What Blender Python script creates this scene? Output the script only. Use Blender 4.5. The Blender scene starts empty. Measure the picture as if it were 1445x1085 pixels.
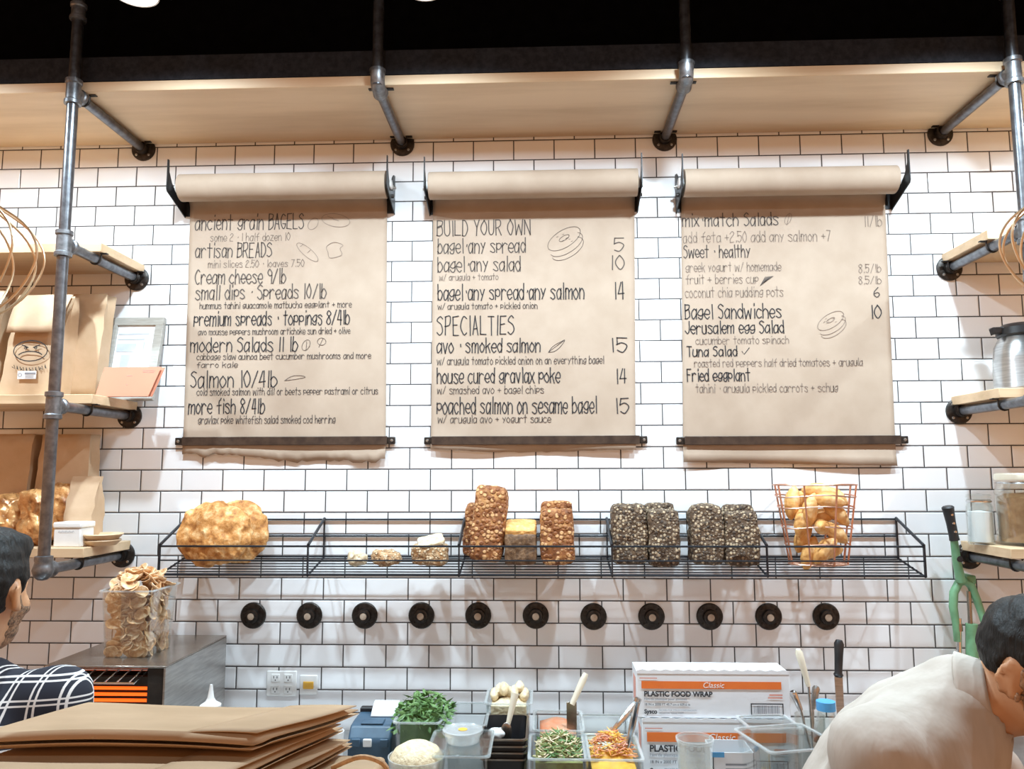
import bpy, bmesh, math, random
import numpy as np
from mathutils import Vector, Matrix, noise
random.seed(7)
PI = math.pi
SC = bpy.context.scene
COL = SC.collection

# ------------------------------------------------------------------ camera
F, YAW, PITCH, ROLL = 1100.0, -0.03872, 0.11313, -0.00291
CAM = np.array([0.56346, -2.85258, 1.80])
def basis():
    cy, sy, cp, sp = math.cos(YAW), math.sin(YAW), math.cos(PITCH), math.sin(PITCH)
    fw = np.array([sy*cp, cy*cp, sp]); r = np.array([cy, -sy, 0]); u = np.cross(r, fw)
    c, s = math.cos(ROLL), math.sin(ROLL)
    return c*r+s*u, -s*r+c*u, fw
RT, UP, FW = basis()
cam_d = bpy.data.cameras.new('camera'); cam = bpy.data.objects.new('camera', cam_d); COL.objects.link(cam)
cam_d.sensor_width = 36; cam_d.lens = F*36/1445; cam_d.clip_start = 0.05
cam.matrix_world = Matrix(((RT[0], UP[0], -FW[0], CAM[0]), (RT[1], UP[1], -FW[1], CAM[1]), (RT[2], UP[2], -FW[2], CAM[2]), (0, 0, 0, 1)))
SC.camera = cam
def at(x, y, Y):
    """the place seen at pixel (x, y) of the 1445x1085 photo, Y metres in front of the tiled wall (Y <= 0)"""
    d = FW + RT*(x-722.5)/F - UP*(y-542.5)/F
    return Vector(CAM + d*((Y-CAM[1])/d[1]))

# ------------------------------------------------------------------ light and exposure
w = bpy.data.worlds.new('world'); SC.world = w; w.use_nodes = True
w.node_tree.nodes['Background'].inputs[0].default_value = (1.0, 0.51, 0.25, 1)
w.node_tree.nodes['Background'].inputs[1].default_value = 0.82
SC.view_settings.view_transform = 'Standard'; SC.view_settings.look = 'None'
SC.view_settings.exposure = 0.0; SC.view_settings.gamma = 1.0; SC.view_settings.use_curve_mapping = False
def lamp_light(name, kind, loc, energy, color, size=0.1, rot=(0, 0, 0), spot=None, blend=0.6):
    l = bpy.data.lights.new(name, kind); o = bpy.data.objects.new(name, l); COL.objects.link(o)
    o.location = loc; o.rotation_euler = rot; l.energy = energy; l.color = color
    if kind == 'AREA': l.shape = 'DISK'; l.size = size
    else: l.shadow_soft_size = size
    if spot: l.spot_size = spot; l.spot_blend = blend
    return o
COOL = (0.70, 0.88, 1.0)
NEAR_LAMPS = [(-1.43, -0.8, 3.166), (-0.595, -0.8, 3.168), (0.236, -0.8, 3.164), (1.07, -0.8, 3.175), (1.90, -0.8, 3.175), (2.73, -0.8, 3.175)]
FAR_LAMPS = [(-1.3, -2.9, 3.42), (0.0, -2.9, 3.42), (1.25, -2.9, 3.42), (2.5, -2.9, 3.42)]
for q in NEAR_LAMPS: lamp_light('lamp_light', 'SPOT', (q[0], q[1], q[2]-0.014), 112, COOL, 0.03, (math.radians(8), 0, 0), math.radians(163), 1.0)
for q in FAR_LAMPS: lamp_light('room_light', 'SPOT', (q[0], q[1], q[2]-0.004), 12, COOL, 0.05, (math.radians(35), 0, 0), math.radians(165))

# ------------------------------------------------------------------ materials
def new_mat(name):
    m = bpy.data.materials.new(name); m.use_nodes = True
    nt = m.node_tree; b = nt.nodes['Principled BSDF']
    return m, nt, b
def nd(nt, t, **kw):
    n = nt.nodes.new(t)
    for k, v in kw.items(): setattr(n, k, v)
    return n
def ramp(nt, fac, stops):
    r = nd(nt, 'ShaderNodeValToRGB'); e = r.color_ramp.elements
    while len(e) < len(stops): e.new(0.5)
    for el, (p, c) in zip(e, stops): el.position = p; el.color = (*c, 1)
    nt.links.new(fac, r.inputs[0]); return r.outputs[0]
def coords(nt, scale=(1, 1, 1), rot=(0, 0, 0), src='Object'):
    tc = nd(nt, 'ShaderNodeTexCoord'); mp = nd(nt, 'ShaderNodeMapping')
    mp.inputs['Scale'].default_value = scale; mp.inputs['Rotation'].default_value = rot
    nt.links.new(tc.outputs[src], mp.inputs[0]); return mp.outputs[0]
def noisetex(nt, vec, scale, detail=4, rough=0.55):
    n = nd(nt, 'ShaderNodeTexNoise'); n.inputs['Scale'].default_value = scale
    n.inputs['Detail'].default_value = detail; n.inputs['Roughness'].default_value = rough
    nt.links.new(vec, n.inputs['Vector']); return n.outputs[0]
def bump(nt, b, h, strength=0.3, dist=0.002):
    n = nd(nt, 'ShaderNodeBump'); n.inputs['Strength'].default_value = strength; n.inputs['Distance'].default_value = dist
    nt.links.new(h, n.inputs['Height']); nt.links.new(n.outputs[0], b.inputs['Normal']); return n
def M(name, c1, c2=None, rough=0.5, metal=0.0, scale=20, stretch=(1, 1, 1), bmp=0.0, bdist=0.002, detail=4, coat=0, lo=0.35, hi=0.65, spec=0.5):
    m, nt, b = new_mat(name)
    b.inputs['Roughness'].default_value = rough; b.inputs['Metallic'].default_value = metal
    b.inputs['Specular IOR Level'].default_value = spec
    if coat: b.inputs['Coat Weight'].default_value = coat
    if c2 is None: c2 = tuple(c*0.85 for c in c1)
    n = noisetex(nt, coords(nt, stretch), scale, detail)
    nt.links.new(ramp(nt, n, [(lo, c1), (hi, c2)]), b.inputs['Base Color'])
    if bmp: bump(nt, b, n, bmp, bdist)
    return m
def wood(name, c1, c2, axis='x', scale=6, rough=0.5):
    m, nt, b = new_mat(name); b.inputs['Roughness'].default_value = rough
    st = {'x': (0.5, 4, 9), 'z': (9, 4, 0.5), 'y': (9, 0.5, 4)}[axis]
    v = coords(nt, st); n1 = noisetex(nt, v, scale*0.45, 5, 0.6)
    wv = nd(nt, 'ShaderNodeTexWave'); wv.inputs['Scale'].default_value = 0.45; wv.inputs['Distortion'].default_value = 7; wv.inputs['Detail'].default_value = 3
    wv.bands_direction = {'x': 'Y', 'y': 'X', 'z': 'X'}[axis]
    nt.links.new(v, wv.inputs[0])
    mx = nd(nt, 'ShaderNodeMix', data_type='FLOAT'); mx.inputs[0].default_value = 0.12
    nt.links.new(n1, mx.inputs[2]); nt.links.new(wv.outputs[1], mx.inputs[3])
    nt.links.new(ramp(nt, mx.outputs[0], [(0.25, c2), (0.6, c1)]), b.inputs['Base Color'])
    bump(nt, b, n1, 0.12, 0.001)
    return m
def emis(name, col, st):
    m, nt, b = new_mat(name); b.inputs['Emission Color'].default_value = (*col, 1); b.inputs['Emission Strength'].default_value = st
    b.inputs['Base Color'].default_value = (*col, 1); return m
def clear(name, tint=(0.93, 0.95, 0.95), mixmin=0.06, rough=0.06, milky=0.0):
    m, nt, b = new_mat(name); out = nt.nodes['Material Output']
    tr = nd(nt, 'ShaderNodeBsdfTransparent'); tr.inputs[0].default_value = (*tint, 1)
    b.inputs['Base Color'].default_value = (0.85, 0.88, 0.88, 1); b.inputs['Roughness'].default_value = rough
    gl = nd(nt, 'ShaderNodeBsdfGlossy'); gl.inputs[1].default_value = rough; gl.inputs[0].default_value = (1, 1, 1, 1)
    lw = nd(nt, 'ShaderNodeLayerWeight'); lw.inputs[0].default_value = 0.35
    mr = nd(nt, 'ShaderNodeMapRange'); mr.inputs[3].default_value = mixmin*0.5; mr.inputs[4].default_value = 0.5
    nt.links.new(lw.outputs[1], mr.inputs[0])
    mix = nd(nt, 'ShaderNodeMixShader'); nt.links.new(mr.outputs[0], mix.inputs[0])
    nt.links.new(tr.outputs[0], mix.inputs[1]); nt.links.new(gl.outputs[0], mix.inputs[2])
    last = mix
    if milky:
        m2 = nd(nt, 'ShaderNodeMixShader'); m2.inputs[0].default_value = milky
        nt.links.new(mix.outputs[0], m2.inputs[1]); nt.links.new(b.outputs[0], m2.inputs[2]); last = m2
    nt.links.new(last.outputs[0], out.inputs[0]); return m

TP, TH, Z0 = 0.154, 0.077953, 3.06235           # tile pitch, course height, a bed joint near the top
def tile_material():
    m, nt, b = new_mat('white_subway_tile')
    tc = nd(nt, 'ShaderNodeTexCoord'); sp = nd(nt, 'ShaderNodeSeparateXYZ'); cb = nd(nt, 'ShaderNodeCombineXYZ')
    nt.links.new(tc.outputs['Object'], sp.inputs[0])
    a1 = nd(nt, 'ShaderNodeMath'); a1.operation = 'ADD'; a1.inputs[1].default_value = 100*TP
    a2 = nd(nt, 'ShaderNodeMath'); a2.operation = 'ADD'; a2.inputs[1].default_value = 100*TH-Z0
    nt.links.new(sp.outputs[0], a1.inputs[0]); nt.links.new(sp.outputs[2], a2.inputs[0])
    nt.links.new(a1.outputs[0], cb.inputs[0]); nt.links.new(a2.outputs[0], cb.inputs[1])
    def brick(ms, smooth):
        k = nd(nt, 'ShaderNodeTexBrick'); k.offset = 0.5; k.offset_frequency = 2
        for nm, v in (('Scale', 1), ('Mortar Size', ms), ('Mortar Smooth', smooth), ('Brick Width', TP), ('Row Height', TH), ('Bias', 0)): k.inputs[nm].default_value = v
        nt.links.new(cb.outputs[0], k.inputs[0]); return k
    k = brick(0.0023, 0.1)
    k.inputs['Color1'].default_value = (0.86, 0.86, 0.865, 1); k.inputs['Color2'].default_value = (0.80, 0.80, 0.81, 1); k.inputs['Mortar'].default_value = (0.055, 0.05, 0.05, 1)
    nt.links.new(k.outputs[0], b.inputs['Base Color'])
    mr = nd(nt, 'ShaderNodeMapRange'); mr.inputs[3].default_value = 0.13; mr.inputs[4].default_value = 0.8
    nt.links.new(k.outputs[1], mr.inputs[0]); nt.links.new(mr.outputs[0], b.inputs['Roughness'])
    k2 = brick(0.006, 0.9)
    inv = nd(nt, 'ShaderNodeMath'); inv.operation = 'MULTIPLY'; inv.inputs[1].default_value = -1
    nt.links.new(k2.outputs[1], inv.inputs[0])
    n = noisetex(nt, tc.outputs['Object'], 9, 1, 0.4)
    ad = nd(nt, 'ShaderNodeMath'); ad.operation = 'MULTIPLY_ADD'; ad.inputs[1].default_value = 1.3
    nt.links.new(n, ad.inputs[0]); nt.links.new(inv.outputs[0], ad.inputs[2])
    bump(nt, b, ad.outputs[0], 0.5, 0.003)
    return m
MT = {}
MT['tile'] = tile_material()
MT['black'] = M('matt_black_paint', (0.0022, 0.0022, 0.0024), (0.0012, 0.0012, 0.0012), 1.0, spec=0.03)
MT['band'] = M('black_stained_beam', (0.026, 0.028, 0.034), (0.015, 0.016, 0.02), 0.8, scale=60, bmp=0.3, spec=0.12)
MT['ply'] = wood('birch_ply', (0.76, 0.58, 0.39), (0.60, 0.43, 0.26), 'x')
MT['shelfwood'] = wood('pale_shelf_wood', (0.70, 0.50, 0.31), (0.50, 0.33, 0.18), 'x')
MT['pipe'] = M('dark_steel_pipe', (0.20, 0.205, 0.22), (0.12, 0.12, 0.13), 0.32, 0.9, scale=40)
MT['galv'] = M('grey_pipe_fitting', (0.24, 0.24, 0.25), (0.13, 0.13, 0.135), 0.42, 0.8, scale=50, bmp=0.2)
MT['iron'] = M('black_iron', (0.05, 0.041, 0.035), (0.018, 0.015, 0.013), 0.42, 0.6, scale=70, bmp=0.3)
MT['wire'] = M('black_wire', (0.012, 0.013, 0.017), (0.02, 0.021, 0.026), 0.35, 0.3)
MT['screw'] = M('screw_head', (0.45, 0.43, 0.40), None, 0.3, 0.9)
MT['bracket'] = M('black_bracket', (0.02, 0.02, 0.022), (0.012, 0.012, 0.013), 0.45, 0.4)
MT['bar'] = M('dark_bronze_bar', (0.085, 0.06, 0.045), (0.05, 0.035, 0.028), 0.4, 0.5, scale=30)
MT['kraft'] = M('kraft_paper', (0.425, 0.325, 0.245), (0.375, 0.28, 0.205), 0.75, scale=7, bmp=0.25, bdist=0.004, detail=8)
MT['kraftbag'] = M('brown_bag_paper', (0.60, 0.42, 0.27), (0.52, 0.35, 0.21), 0.75, scale=9, bmp=0.35, bdist=0.005, detail=6)
MT['kraftpile'] = M('flat_bag_paper', (0.46, 0.295, 0.165), (0.39, 0.245, 0.13), 0.7, scale=6, stretch=(1, 3, 3), bmp=0.3, bdist=0.004, detail=6)
MT['ink'] = M('marker_ink', (0.035, 0.03, 0.03), None, 0.8)
MT['ink2'] = M('mid_marker_ink', (0.10, 0.078, 0.065), None, 0.8)  # mid-tone ink; lines higher on a sheet get the paler inks
MT['ink3'] = M('faint_marker_ink', (0.22, 0.165, 0.13), None, 0.8)
MT['steel'] = M('brushed_steel', (0.55, 0.54, 0.52), (0.42, 0.41, 0.40), 0.3, 1.0, scale=14, stretch=(1, 1, 12), bmp=0.1)
MT['steeldull'] = M('toaster_steel', (0.40, 0.36, 0.32), (0.27, 0.235, 0.20), 0.24, 0.9, scale=9, bmp=0.05)
MT['chrome'] = M('chrome', (0.75, 0.75, 0.75), (0.6, 0.6, 0.6), 0.15, 1.0)
MT['darkinside'] = M('near_black_metal', (0.03, 0.025, 0.02), (0.015, 0.012, 0.01), 0.6, 0.3)  # near-black metal for the toaster's front frame and inner baffle
MT['white'] = M('white_plastic', (0.80, 0.79, 0.77), (0.74, 0.73, 0.71), 0.4)
MT['card'] = M('white_carton', (0.80, 0.81, 0.83), (0.75, 0.76, 0.78), 0.55, scale=5)
MT['cream'] = M('cream_plastic', (0.80, 0.74, 0.60), (0.74, 0.67, 0.52), 0.45)
MT['plug'] = M('pale_wood_plug', (0.52, 0.42, 0.33), (0.42, 0.33, 0.25), 0.5, scale=60)
MT['orange'] = M('orange_print', (0.80, 0.19, 0.03), (0.76, 0.17, 0.03), 0.55)
MT['print'] = M('black_print', (0.03, 0.03, 0.035), None, 0.6)
MT['greyprint'] = M('grey_print', (0.30, 0.31, 0.34), None, 0.6)
MT['whiteprint'] = M('white_print', (0.9, 0.85, 0.8), None, 0.6)
MT['redprint'] = M('pale_red_print', (0.75, 0.35, 0.28), None, 0.6)
MT['blackplastic'] = M('black_plastic', (0.02, 0.02, 0.022), (0.014, 0.014, 0.015), 0.4)
MT['blue'] = M('blue_plastic', (0.10, 0.38, 0.72), None, 0.45)
MT['slate'] = M('slate_blue_plastic', (0.05, 0.10, 0.155), (0.035, 0.07, 0.11), 0.4)
MT['green'] = M('green_enamel', (0.19, 0.40, 0.22), (0.13, 0.29, 0.15), 0.4, scale=18)
MT['copper'] = M('copper_wire', (0.72, 0.40, 0.28), (0.60, 0.30, 0.20), 0.3, 0.8)
MT['cagewire'] = M('pale_brass_wire', (0.80, 0.60, 0.38), (0.65, 0.46, 0.28), 0.3, 0.6)
MT['clear'] = clear('clear_plastic')
MT['clearmilk'] = clear('frosted_plastic', milky=0.25, rough=0.2)
MT['glass'] = clear('jar_glass', (0.95, 0.97, 0.96), 0.05, 0.03)
MT['pink'] = M('salmon_pink_card', (0.56, 0.21, 0.12), (0.53, 0.19, 0.11), 0.7, scale=4)
MT['frame'] = M('grey_wood_frame', (0.42, 0.40, 0.36), (0.34, 0.32, 0.28), 0.5, scale=25, stretch=(1, 1, 6))
MT['paper'] = M('white_paper', (0.83, 0.84, 0.86), (0.80, 0.81, 0.83), 0.7)
MT['bluegrey'] = M('blue_grey_print', (0.50, 0.56, 0.64), (0.58, 0.63, 0.70), 0.7)
MT['skin'] = M('warm_skin', (0.62, 0.335, 0.175), (0.54, 0.27, 0.135), 0.5, scale=14, bmp=0.06)
MT['shirtwhite'] = M('white_cotton', (0.50, 0.435, 0.375), (0.44, 0.375, 0.315), 0.85, scale=7, stretch=(3, 3, 1), bmp=0.5, bdist=0.008, detail=3)
MT['apron'] = M('cream_apron_cloth', (0.80, 0.76, 0.70), (0.74, 0.69, 0.62), 0.85, scale=30)
MT['trouser'] = M('dark_trousers', (0.03, 0.032, 0.045), None, 0.85, scale=30)
MT['shoe'] = M('black_shoe', (0.02, 0.02, 0.02), None, 0.5)
MT['cheese'] = M('grated_cheese', (0.80, 0.68, 0.46), (0.66, 0.52, 0.32), 0.6, scale=90, bmp=0.9, bdist=0.006)
MT['salmon'] = M('cured_salmon', (0.72, 0.22, 0.10), (0.60, 0.32, 0.20), 0.35, scale=25, stretch=(1, 1, 5))
MT['carrot'] = M('shredded_carrot', (0.75, 0.27, 0.05), (0.62, 0.30, 0.12), 0.5, scale=60, bmp=0.7, bdist=0.006)
MT['sprout'] = M('green_sprouts', (0.30, 0.33, 0.10), (0.20, 0.17, 0.06), 0.6, scale=50)
MT['leaf'] = M('herb_leaf', (0.09, 0.19, 0.05), (0.16, 0.28, 0.09), 0.5, scale=40)
MT['yellowfood'] = M('yellow_food', (0.85, 0.50, 0.08), (0.75, 0.40, 0.05), 0.4, scale=30)
MT['brownfood'] = M('brown_dry_goods', (0.30, 0.16, 0.075), (0.42, 0.25, 0.13), 0.6, scale=40, bmp=0.5)
MT['worktop'] = M('steel_worktop', (0.45, 0.45, 0.45), (0.38, 0.38, 0.38), 0.35, 0.9)
MT['cabinet'] = M('pale_cabinet', (0.55, 0.52, 0.48), None, 0.6)
MT['floor'] = M('grey_floor', (0.26, 0.23, 0.20), (0.20, 0.18, 0.16), 0.5, scale=3)
MT['glow'] = emis('glowing_element', (1.0, 0.13, 0.012), 1.5)
MT['lampglow'] = emis('lamp_diffuser', (1.0, 0.97, 0.92), 5.0)
MT['rope'] = M('twisted_paper_cord', (0.62, 0.40, 0.22), (0.42, 0.25, 0.12), 0.7, scale=120, stretch=(1, 1, 1), bmp=0.6)
def hair_mat(name, c1, c2):
    m, nt, b = new_mat(name); b.inputs['Roughness'].default_value = 0.55; b.inputs['Specular IOR Level'].default_value = 0.3
    n = noisetex(nt, coords(nt, (1, 1, 0.25)), 130, 3, 0.6)
    nt.links.new(ramp(nt, n, [(0.35, c1), (0.7, c2)]), b.inputs['Base Color']); bump(nt, b, n, 0.8, 0.004); return m
MT['hair'] = hair_mat('black_hair', (0.005, 0.0045, 0.004), (0.018, 0.015, 0.013))
def beard_mat():
    m, nt, b = new_mat('short_beard'); b.inputs['Roughness'].default_value = 0.7
    n = noisetex(nt, coords(nt), 160, 4, 0.7); n2 = noisetex(nt, coords(nt), 28, 2, 0.5)
    ad = nd(nt, 'ShaderNodeMath'); ad.operation = 'MULTIPLY_ADD'; ad.inputs[1].default_value = 0.6
    nt.links.new(n2, ad.inputs[0]); nt.links.new(n, ad.inputs[2])
    nt.links.new(ramp(nt, ad.outputs[0], [(0.62, (0.04, 0.026, 0.018)), (0.95, (0.44, 0.25, 0.14))]), b.inputs['Base Color']); bump(nt, b, n, 0.6, 0.003); return m
MT['beard'] = beard_mat()
def bread_mat(name, c_lo, c_mid, c_hi, scale=30, seeds=None, seedscale=90, bd=0.006, stretch=(1, 1, 1)):
    m, nt, b = new_mat(name); b.inputs['Roughness'].default_value = 0.65
    v = coords(nt, stretch); n = noisetex(nt, v, scale, 6, 0.65)
    col = ramp(nt, n, [(0.3, c_lo), (0.5, c_mid), (0.68, c_hi)]); h = n
    if seeds:
        vo = nd(nt, 'ShaderNodeTexVoronoi'); vo.inputs['Scale'].default_value = seedscale; nt.links.new(v, vo.inputs['Vector'])
        sep = nd(nt, 'ShaderNodeSeparateColor'); nt.links.new(vo.outputs['Color'], sep.inputs[0])
        col2 = ramp(nt, sep.outputs[0], [(0.0, seeds[0]), (0.45, seeds[1]), (0.8, seeds[2])])
        mk = ramp(nt, vo.outputs['Distance'], [(0.35, (1, 1, 1)), (0.62, (0, 0, 0))])
        mx = nd(nt, 'ShaderNodeMix', data_type='RGBA'); nt.links.new(mk, mx.inputs[0]); nt.links.new(col, mx.inputs[6]); nt.links.new(col2, mx.inputs[7])
        col = mx.outputs[2]; h = mk
    nt.links.new(col, b.inputs['Base Color']); bump(nt, b, h, 0.8, bd); return m
MT['rustic'] = bread_mat('rustic_crust', (0.26, 0.085, 0.018), (0.62, 0.28, 0.075), (0.88, 0.60, 0.30), 34)
MT['tinloaf'] = bread_mat('golden_tin_loaf', (0.075, 0.022, 0.006), (0.25, 0.08, 0.018), (0.55, 0.27, 0.09), 24, ((0.17, 0.05, 0.012), (0.30, 0.10, 0.022), (0.66, 0.37, 0.16)), 75, 0.004)
MT['goldcrumb'] = bread_mat('golden_crumb', (0.58, 0.25, 0.06), (0.74, 0.40, 0.12), (0.86, 0.58, 0.27), 50)
MT['darkcrumb'] = bread_mat('dark_cut_crumb', (0.045, 0.02, 0.008), (0.14, 0.07, 0.03), (0.28, 0.16, 0.08), 60)
MT['seedloaf'] = bread_mat('seeded_crust', (0.04, 0.022, 0.012), (0.09, 0.052, 0.028), (0.16, 0.10, 0.055), 60, ((0.03, 0.02, 0.014), (0.17, 0.11, 0.065), (0.52, 0.39, 0.25)), 100, 0.006)
MT['seedend'] = bread_mat('seeded_loaf_end', (0.22, 0.10, 0.035), (0.42, 0.22, 0.09), (0.62, 0.44, 0.26), 50, ((0.30, 0.17, 0.08), (0.5, 0.33, 0.18), (0.7, 0.56, 0.38)), 110, 0.004)
MT['paleslice'] = bread_mat('pale_bread_slice', (0.50, 0.36, 0.20), (0.66, 0.52, 0.34), (0.76, 0.64, 0.46), 80)
MT['roll'] = bread_mat('small_roll_crust', (0.50, 0.20, 0.045), (0.78, 0.42, 0.13), (0.90, 0.66, 0.36), 16)
MT['chip'] = bread_mat('toasted_chip', (0.42, 0.18, 0.06), (0.72, 0.43, 0.21), (0.90, 0.71, 0.49), 40)
MT['foilgold'] = M('crinkled_gold_wrap', (0.80, 0.44, 0.17), (0.30, 0.11, 0.03), 0.2, 0.3, scale=22, bmp=0.9, bdist=0.012, detail=5, coat=0.6)
def plaid(name, rot):
    m, nt, b = new_mat(name); b.inputs['Roughness'].default_value = 0.85
    v = coords(nt, (1, 1, 1), rot); sp = nd(nt, 'ShaderNodeSeparateXYZ'); nt.links.new(v, sp.inputs[0])
    def lines(o, period, off, hw=0.045):
        a = nd(nt, 'ShaderNodeMath'); a.operation = 'MULTIPLY_ADD'; a.inputs[1].default_value = 1/period; a.inputs[2].default_value = 20+off; nt.links.new(o, a.inputs[0])
        f = nd(nt, 'ShaderNodeMath'); f.operation = 'FRACT'; nt.links.new(a.outputs[0], f.inputs[0])
        return ramp(nt, f.outputs[0], [(0.0, (0, 0, 0)), (0.5-hw-0.01, (0, 0, 0)), (0.5-hw, (1, 1, 1)), (0.5+hw, (1, 1, 1)), (0.51+hw, (0, 0, 0))])
    l = []
    for o, ofs in ((sp.outputs[0], 0), (sp.outputs[0], 0.22), (sp.outputs[2], 0.1), (sp.outputs[2], 0.32)): l.append(lines(o, 0.044, ofs, 0.035))
    acc = l[0]
    for q in l[1:]:
        mx = nd(nt, 'ShaderNodeMix', data_type='RGBA'); mx.blend_type = 'ADD'; mx.inputs[0].default_value = 1
        nt.links.new(acc, mx.inputs[6]); nt.links.new(q, mx.inputs[7]); acc = mx.outputs[2]
    nt.links.new(ramp(nt, acc, [(0.0, (0.014, 0.016, 0.028)), (0.5, (0.45, 0.44, 0.46)), (1.0, (0.75, 0.72, 0.70))]), b.inputs['Base Color']); return m
MT['plaid'] = plaid('plaid_cotton', (0.1, 0, 0.12)); MT['plaid2'] = plaid('plaid_sleeve_cotton', (0.2, 0.65, 0.1))

# ------------------------------------------------------------------ mesh helpers
class MB:
    def __init__(s): s.v = []; s.f = []
    def add(s, vs, fs):
        n = len(s.v); s.v += [Vector(v) for v in vs]; s.f += [tuple(i+n for i in f) for f in fs]; return s
    def box(s, x0, x1, y0, y1, z0, z1, mat=None):
        vs = [Vector((x, y, z)) for z in (z0, z1) for y in (y0, y1) for x in (x0, x1)]
        if mat: vs = [mat @ v for v in vs]
        return s.add(vs, [(0, 2, 3, 1), (4, 5, 7, 6), (0, 1, 5, 4), (2, 6, 7, 3), (0, 4, 6, 2), (1, 3, 7, 5)])
    def hexa(s, p): return s.add(p, [(0, 2, 3, 1), (4, 5, 7, 6), (0, 1, 5, 4), (2, 6, 7, 3), (0, 4, 6, 2), (1, 3, 7, 5)])
    def tube(s, pts, r, n=8, closed=False, caps=True):
        pts = [Vector(p) for p in pts]; m = len(pts); rr = r if isinstance(r, (list, tuple)) else [r]*m
        up = None; rings = []
        for i, p in enumerate(pts):
            a = pts[(i-1) % m] if (closed or i > 0) else p; b = pts[(i+1) % m] if (closed or i < m-1) else p
            t = (b-a).normalized()
            if up is None:
                up = t.cross(Vector((0, 0, 1)))
                if up.length < 0.1: up = t.cross(Vector((1, 0, 0)))
            up = (up - t*up.dot(t)).normalized(); sd = t.cross(up)
            rings.append([p + (up*math.cos(2*PI*k/n) + sd*math.sin(2*PI*k/n))*rr[i] for k in range(n)])
        vs = [v for q in rings for v in q]; fs = []
        for i in range(m if closed else m-1):
            for k in range(n):
                a, b = i*n+k, i*n+(k+1) % n; j = (i+1) % m
                fs.append((a, b, j*n+(k+1) % n, j*n+k))
        if caps and not closed: fs.append(tuple(range(n))[::-1]); fs.append(tuple((m-1)*n+k for k in range(n)))
        return s.add(vs, fs)
    def lathe(s, prof, org=(0, 0, 0), axis=(0, 0, 1), n=32, sx=1, sy=1):
        """prof: list of (radius, height)"""
        org = Vector(org); q = Vector((0, 0, 1)).rotation_difference(Vector(axis))
        vs = []; fs = []; idx = []
        for r, h in prof:
            if r < 1e-6: idx.append([len(vs)]); vs.append(org + q @ Vector((0, 0, h)))
            else:
                idx.append(list(range(len(vs), len(vs)+n)))
                for k in range(n): vs.append(org + q @ Vector((r*sx*math.cos(2*PI*k/n), r*sy*math.sin(2*PI*k/n), h)))
        for a, b in zip(idx, idx[1:]):
            for k in range(n):
                p = [a[k % len(a)], a[(k+1) % len(a)], b[(k+1) % len(b)], b[k % len(b)]]
                u = []
                for i in p:
                    if i not in u: u.append(i)
                if len(u) > 2: fs.append(tuple(u))
        return s.add(vs, fs)
    def disc(s, org, r, h, axis=(0, 0, 1), n=24): return s.lathe([(0, 0), (r, 0), (r, h), (0, h)], org, axis, n)
    def prism(s, poly, ext):
        """poly: list of 3-D points, ext: extrusion vector"""
        ext = Vector(ext); n = len(poly); vs = [Vector(p) for p in poly]; vs += [v+ext for v in vs]
        fs = [tuple(range(n))[::-1], tuple(range(n, 2*n))] + [(i, (i+1) % n, n+(i+1) % n, n+i) for i in range(n)]
        return s.add(vs, fs)
    def loft(s, rings, cap=True):
        n = len(rings[0]); vs = [v for r in rings for v in r]; fs = []
        for i in range(len(rings)-1):
            for k in range(n): fs.append((i*n+k, i*n+(k+1) % n, (i+1)*n+(k+1) % n, (i+1)*n+k))
        if cap: fs.append(tuple(range(n))[::-1]); fs.append(tuple((len(rings)-1)*n+k for k in range(n)))
        return s.add(vs, fs)
    def grid(s, fn, nu, nv, thick=None):
        vs = [Vector(fn(i/nu, j/nv)) for j in range(nv+1) for i in range(nu+1)]
        fs = [(j*(nu+1)+i, j*(nu+1)+i+1, (j+1)*(nu+1)+i+1, (j+1)*(nu+1)+i) for j in range(nv) for i in range(nu)]
        return s.add(vs, fs)
    def build(s, name, mat, parent=None, bevel=0, smooth=40, solid=0, subs=0, seg=2, origin=None):
        off = Vector((0, 0, 0)); p = parent
        while p is not None: off += p.location; p = p.parent
        if origin is not None: origin = Vector(origin); off = off + origin
        me = bpy.data.meshes.new(name)
        me.from_pydata([tuple(v-off) for v in s.v], [], s.f); me.update()
        bm = bmesh.new(); bm.from_mesh(me); bmesh.ops.recalc_face_normals(bm, faces=bm.faces); bm.to_mesh(me); bm.free()
        if smooth:
            for pl in me.polygons: pl.use_smooth = True
            me.set_sharp_from_angle(angle=math.radians(smooth))
        me.materials.append(MT[mat] if isinstance(mat, str) else mat)
        o = bpy.data.objects.new(name, me); COL.objects.link(o)
        if origin is not None: o.location = origin
        if parent is not None: o.parent = parent
        if solid: md = o.modifiers.new('solid', 'SOLIDIFY'); md.thickness = solid; md.offset = 0
        if bevel: md = o.modifiers.new('bevel', 'BEVEL'); md.width = bevel; md.segments = seg; md.limit_method = 'ANGLE'
        if subs: md = o.modifiers.new('subd', 'SUBSURF'); md.levels = md.render_levels = subs
        return o
def thing(name, label, cat, loc=(0, 0, 0), group=None):
    o = bpy.data.objects.new(name, None); COL.objects.link(o); o.location = loc; o.empty_display_size = 0.05
    o['label'] = label; o['category'] = cat
    if group: o['group'] = group
    return o
def tag(o, label, cat, group=None, kind=None):
    o['label'] = label; o['category'] = cat
    if group: o['group'] = group
    if kind: o['kind'] = kind
    return o
def struct(o): o['kind'] = 'structure'; return o
def dup(root, loc, rotz=None, label=None):
    r = root.copy(); COL.objects.link(r); r.location = loc
    if rotz is not None: r.rotation_euler[2] = rotz
    if label: r['label'] = label
    for ch in list(root.children):
        c = ch.copy(); COL.objects.link(c); c.parent = r
        for g in list(ch.children):
            d = g.copy(); COL.objects.link(d); d.parent = c
    return r
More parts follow.
